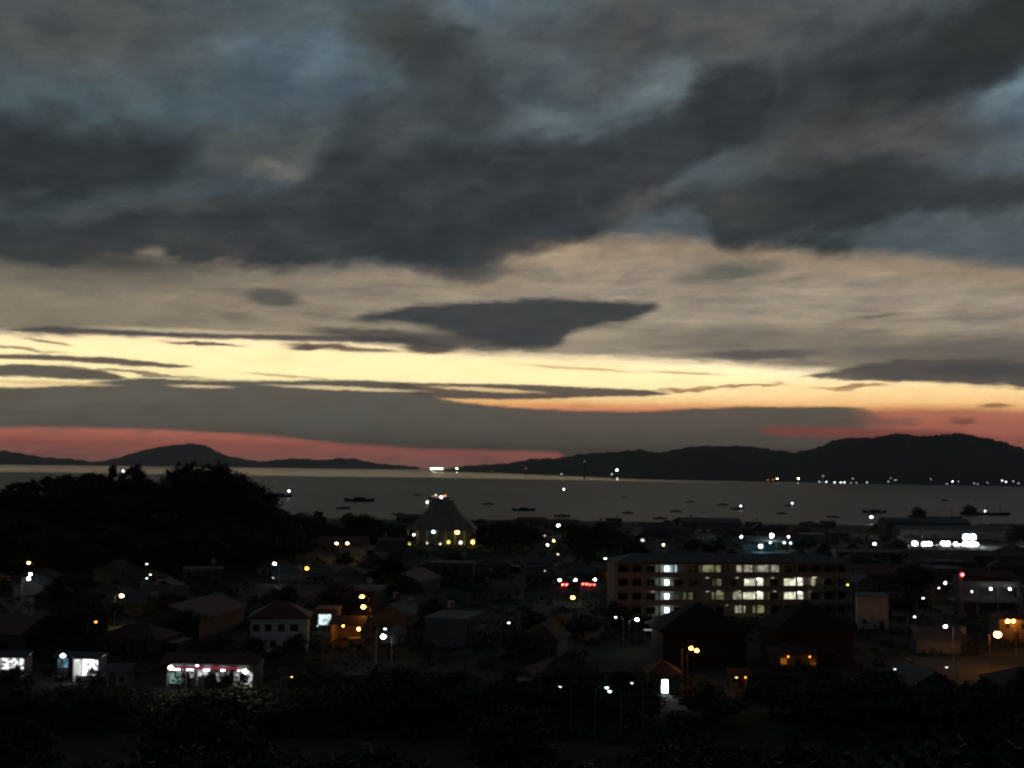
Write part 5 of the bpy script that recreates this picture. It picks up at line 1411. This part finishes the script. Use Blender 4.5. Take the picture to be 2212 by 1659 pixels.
HP.append(proto_house(2, 'apartment_house', 'unlit two storey flat roofed house lost in the dark town', 'house', 13, 9, 6.4, 'flat', .25, wall_grey, conc, [(x, z, 1.2, 1.3, G_W) for x in (-4.5, -1.6, 1.4, 4.4) for z in (4.1,)] + [(-4.5, .9, 1.2, 1.3, G_W), (4.2, .9, 1.4, 1.3, G_W)], 0))
HP.append(proto_house(3, 'hall', 'wide unlit hall with a dull red roof lost in the dark town', 'hall', 22, 13, 4.6, 'gable', 2.8, wall_cream, roof_red, [(x, 1.6, 1.6, 1.3, G_W) for x in (-8, -4, 4, 8)], 0))
def extras(o, w_, d_, h_, i):
    b = MB()
    if i in (0, 3): b.box(w_ / 2 + .003, w_ / 2 + 3.2, -d_ * .3, d_ * .35, -1, h_ * .7); b.box(w_ / 2 + .003, w_ / 2 + 3.6, -d_ * .36, d_ * .4, h_ * .7 + .003, h_ * .7 + .12)
    else: b.box(-w_ * .35, w_ * .2, -d_ / 2 - 2.2, -d_ / 2 - .003, h_ * .62, h_ * .62 + .1); b.ring([(-w_ * .33, -d_ / 2 - 2.1, 0, .06), (-w_ * .33, -d_ / 2 - 2.1, h_ * .62, .06)], 5); b.ring([(w_ * .18, -d_ / 2 - 2.1, 0, .06), (w_ * .18, -d_ / 2 - 2.1, h_ * .62, .06)], 5)
    b.build('lean_to' if i in (0, 3) else 'awning', roof_grey, o)
    if i in (1, 2):
        t_ = MB(); x, y, z = (-w_ / 2 - 1.2, 1, 0) if i == 1 else (w_ * .25, d_ * .2, h_ + .253)
        top = h_ + 1.0 if i == 1 else z + 1.2
        for sx in (-.5, .5):
            for sy in (-.5, .5): t_.ring([(x + sx, y + sy, z - .2 if i == 1 else z, .05), (x + sx, y + sy, top, .05)], 5)
        t_.ring([(x, y, top, .75), (x, y, top + 1.3, .75), (x, y, top + 1.5, .4)], 12)
        t_.build('water_tank', metal, o)
    KIDS[o.name] = list(o.children)
extras(HP[0][0], 12, 9, 3.2, 0); extras(HP[1][0], 10, 8, 3.0, 1); extras(HP[2][0], 13, 9, 6.4, 2); extras(HP[3][0], 22, 13, 4.6, 3)
placed = []
n_h = 0
for tries in range(9000):
    y = 175 + 800 * rnd.random() ** 1.35
    x = rnd.uniform(-.47, .47) * y
    if ((x + 158) / 82) ** 2 + ((y - 480) / 108) ** 2 < 1.1 or ((x + 235) / 90) ** 2 + ((y - 520) / 100) ** 2 < 1.1: continue
    if y < 228 and x < 0: continue
    P_ = HP[rnd.choice((0, 0, 0, 1, 1, 1, 2, 3))]
    rr = P_[1] * .48
    if abs(x - street_x(y)) < 4 + P_[1] * .5 or abs(y - 183) < 9: continue
    if any(hypot(x - a, y - b_) < rr + r2 for a, b_, r2 in placed): continue
    if any(hypot(x - a, y - b_) < rr + r2 for a, b_, r2 in FOOT): continue
    if not clear_of(x, y, h(x, y) + P_[2], P_[1] * .5): continue
    if P_[6]: o = copy_tree(P_[0]); o.name = P_[4]
    else: o = P_[0]; P_[6] = True
    o.location = (x, y, h(x, y)); o.rotation_euler = (0, 0, rnd.choice((0, pi / 2, pi, -pi / 2)) + rnd.uniform(-.3, .3))
    s_ = rnd.uniform(.85, 1.15); o.scale = (s_, s_, rnd.uniform(.9, 1.15))
    placed.append((x, y, rr)); n_h += 1
    if n_h >= 210: break
for P_ in HP:
    if not P_[6]: P_[0].location = (-40, -30, 40)
FOOT += placed

# ================================================================== garden trees, slope trees
TG = 'garden trees between the houses'
n_t = 0
for tries in range(6000):
    y = 170 + 820 * rnd.random() ** 1.3
    x = rnd.uniform(-.48, .48) * y
    if ((x + 158) / 78) ** 2 + ((y - 480) / 100) ** 2 < 1: continue
    pal = rnd.random() < .16
    idx = 'palm' if pal else rnd.choice((0, 1, 2, 2, 4))
    H = rnd.uniform(5, 10) if not pal else rnd.uniform(8, 12)
    if y < 230: H = min(H, 7)
    t_ = h(x, y) + H
    pr = proj((x, y, t_))
    if pr[1] < 1148: continue
    if not clear_of(x, y, t_, H * .4) or abs(x - street_x(y)) < 4: continue
    put_tree(idx, x, y, H, rnd.uniform(1.1, 1.5), 'coconut palms between the houses' if pal else TG, 'unlit coconut palm standing in the dark town' if pal else 'unlit garden tree in the dark between town houses', 'coconut_palm' if pal else 'broadleaf_tree', rnd, 0, 'palm' if pal else 'tree')
    n_t += 1
    if n_t >= 56: break
# dark slope below the viewpoint
FG = 'trees on the black slope below the viewpoint'
n_f = 0
for tries in range(3000):
    y = rnd.uniform(66, 205)
    x = rnd.uniform(-.5, .5) * y
    H = rnd.uniform(7, 10); idx = rnd.choice((0, 1, 2, 3))
    gz = h(x, y); t_ = gz + H
    pr = proj((x, y, t_))
    if pr is None or pr[1] < 1508: 
        continue
    if not clear_of(x, y, t_, 4): continue
    put_tree(idx, x, y, H, rnd.uniform(1.4, 1.9), FG, 'tree in the black foreground slope along the bottom edge', rnd=rnd)
    n_f += 1
    if n_f >= 26: break
# low bushes and weeds covering every unbuilt patch
nr = np.random.RandomState(3)
bushes = []
for i in range(9000):
    y = 160 + 700 * nr.rand() ** 1.4; x = nr.uniform(-.47, .47) * y
    if abs(x - street_x(y)) < 4.2 or abs(y - 183) < 4.5: continue
    if any(abs(x - fx) < fr * .9 and abs(y - fy) < fr * .9 for fx, fy, fr in FOOT): continue
    r_ = nr.uniform(.8, 2.3)
    if y < 215 and x < 5 and not (y < 178): r_ *= .35
    bushes.append((x, y, h(x, y), r_))
    if len(bushes) >= 3600: break
Bn = np.array(bushes); k_ = 34; n = len(Bn) * k_
C = np.repeat(Bn[:, :3], k_, 0); Rr = np.repeat(Bn[:, 3], k_)[:, None]
dr = nr.normal(0, 1, (n, 3)); dr /= np.linalg.norm(dr, axis=1)[:, None]; dr[:, 2] = np.abs(dr[:, 2])
P3 = C + dr * Rr * nr.uniform(.5, 1.1, (n, 1)) * np.array([1.25, 1.0, .8])
a_ = nr.normal(0, 1, (n, 3)); a_ /= np.linalg.norm(a_, axis=1)[:, None]
b2 = nr.normal(0, 1, (n, 3)); b2 -= a_ * (a_ * b2).sum(1)[:, None]; b2 /= np.linalg.norm(b2, axis=1)[:, None]
sz = .42 * nr.uniform(.6, 1.3, (n, 1))
V = np.stack([P3 - a_ * sz, P3 - b2 * sz * .5, P3 + a_ * sz, P3 + b2 * sz * .5], 1).reshape(-1, 3)
ub = MB(); ub.v = V.tolist(); ub.f = [(4 * i, 4 * i + 1, 4 * i + 2, 4 * i + 3) for i in range(n)]
tag(ub.build('undergrowth', leafm), kind='stuff')

# ================================================================== evening haze
hb = MB(); hb.box(-15500, 15500, -300, 27500, -6.0, 520)
hm_ = bpy.data.materials.new('evening_haze'); hm_.use_nodes = True
t = hm_.node_tree; t.nodes.clear()
pv = t.nodes.new('ShaderNodeVolumePrincipled'); pv.inputs['Density'].default_value = HAZE; pv.inputs['Color'].default_value = (.93, .95, .95, 1); pv.inputs['Anisotropy'].default_value = .0
o = t.nodes.new('ShaderNodeOutputMaterial'); t.links.new(pv.outputs[0], o.inputs['Volume'])
if HAZE > 0: tag(hb.build('haze', hm_), kind='stuff')
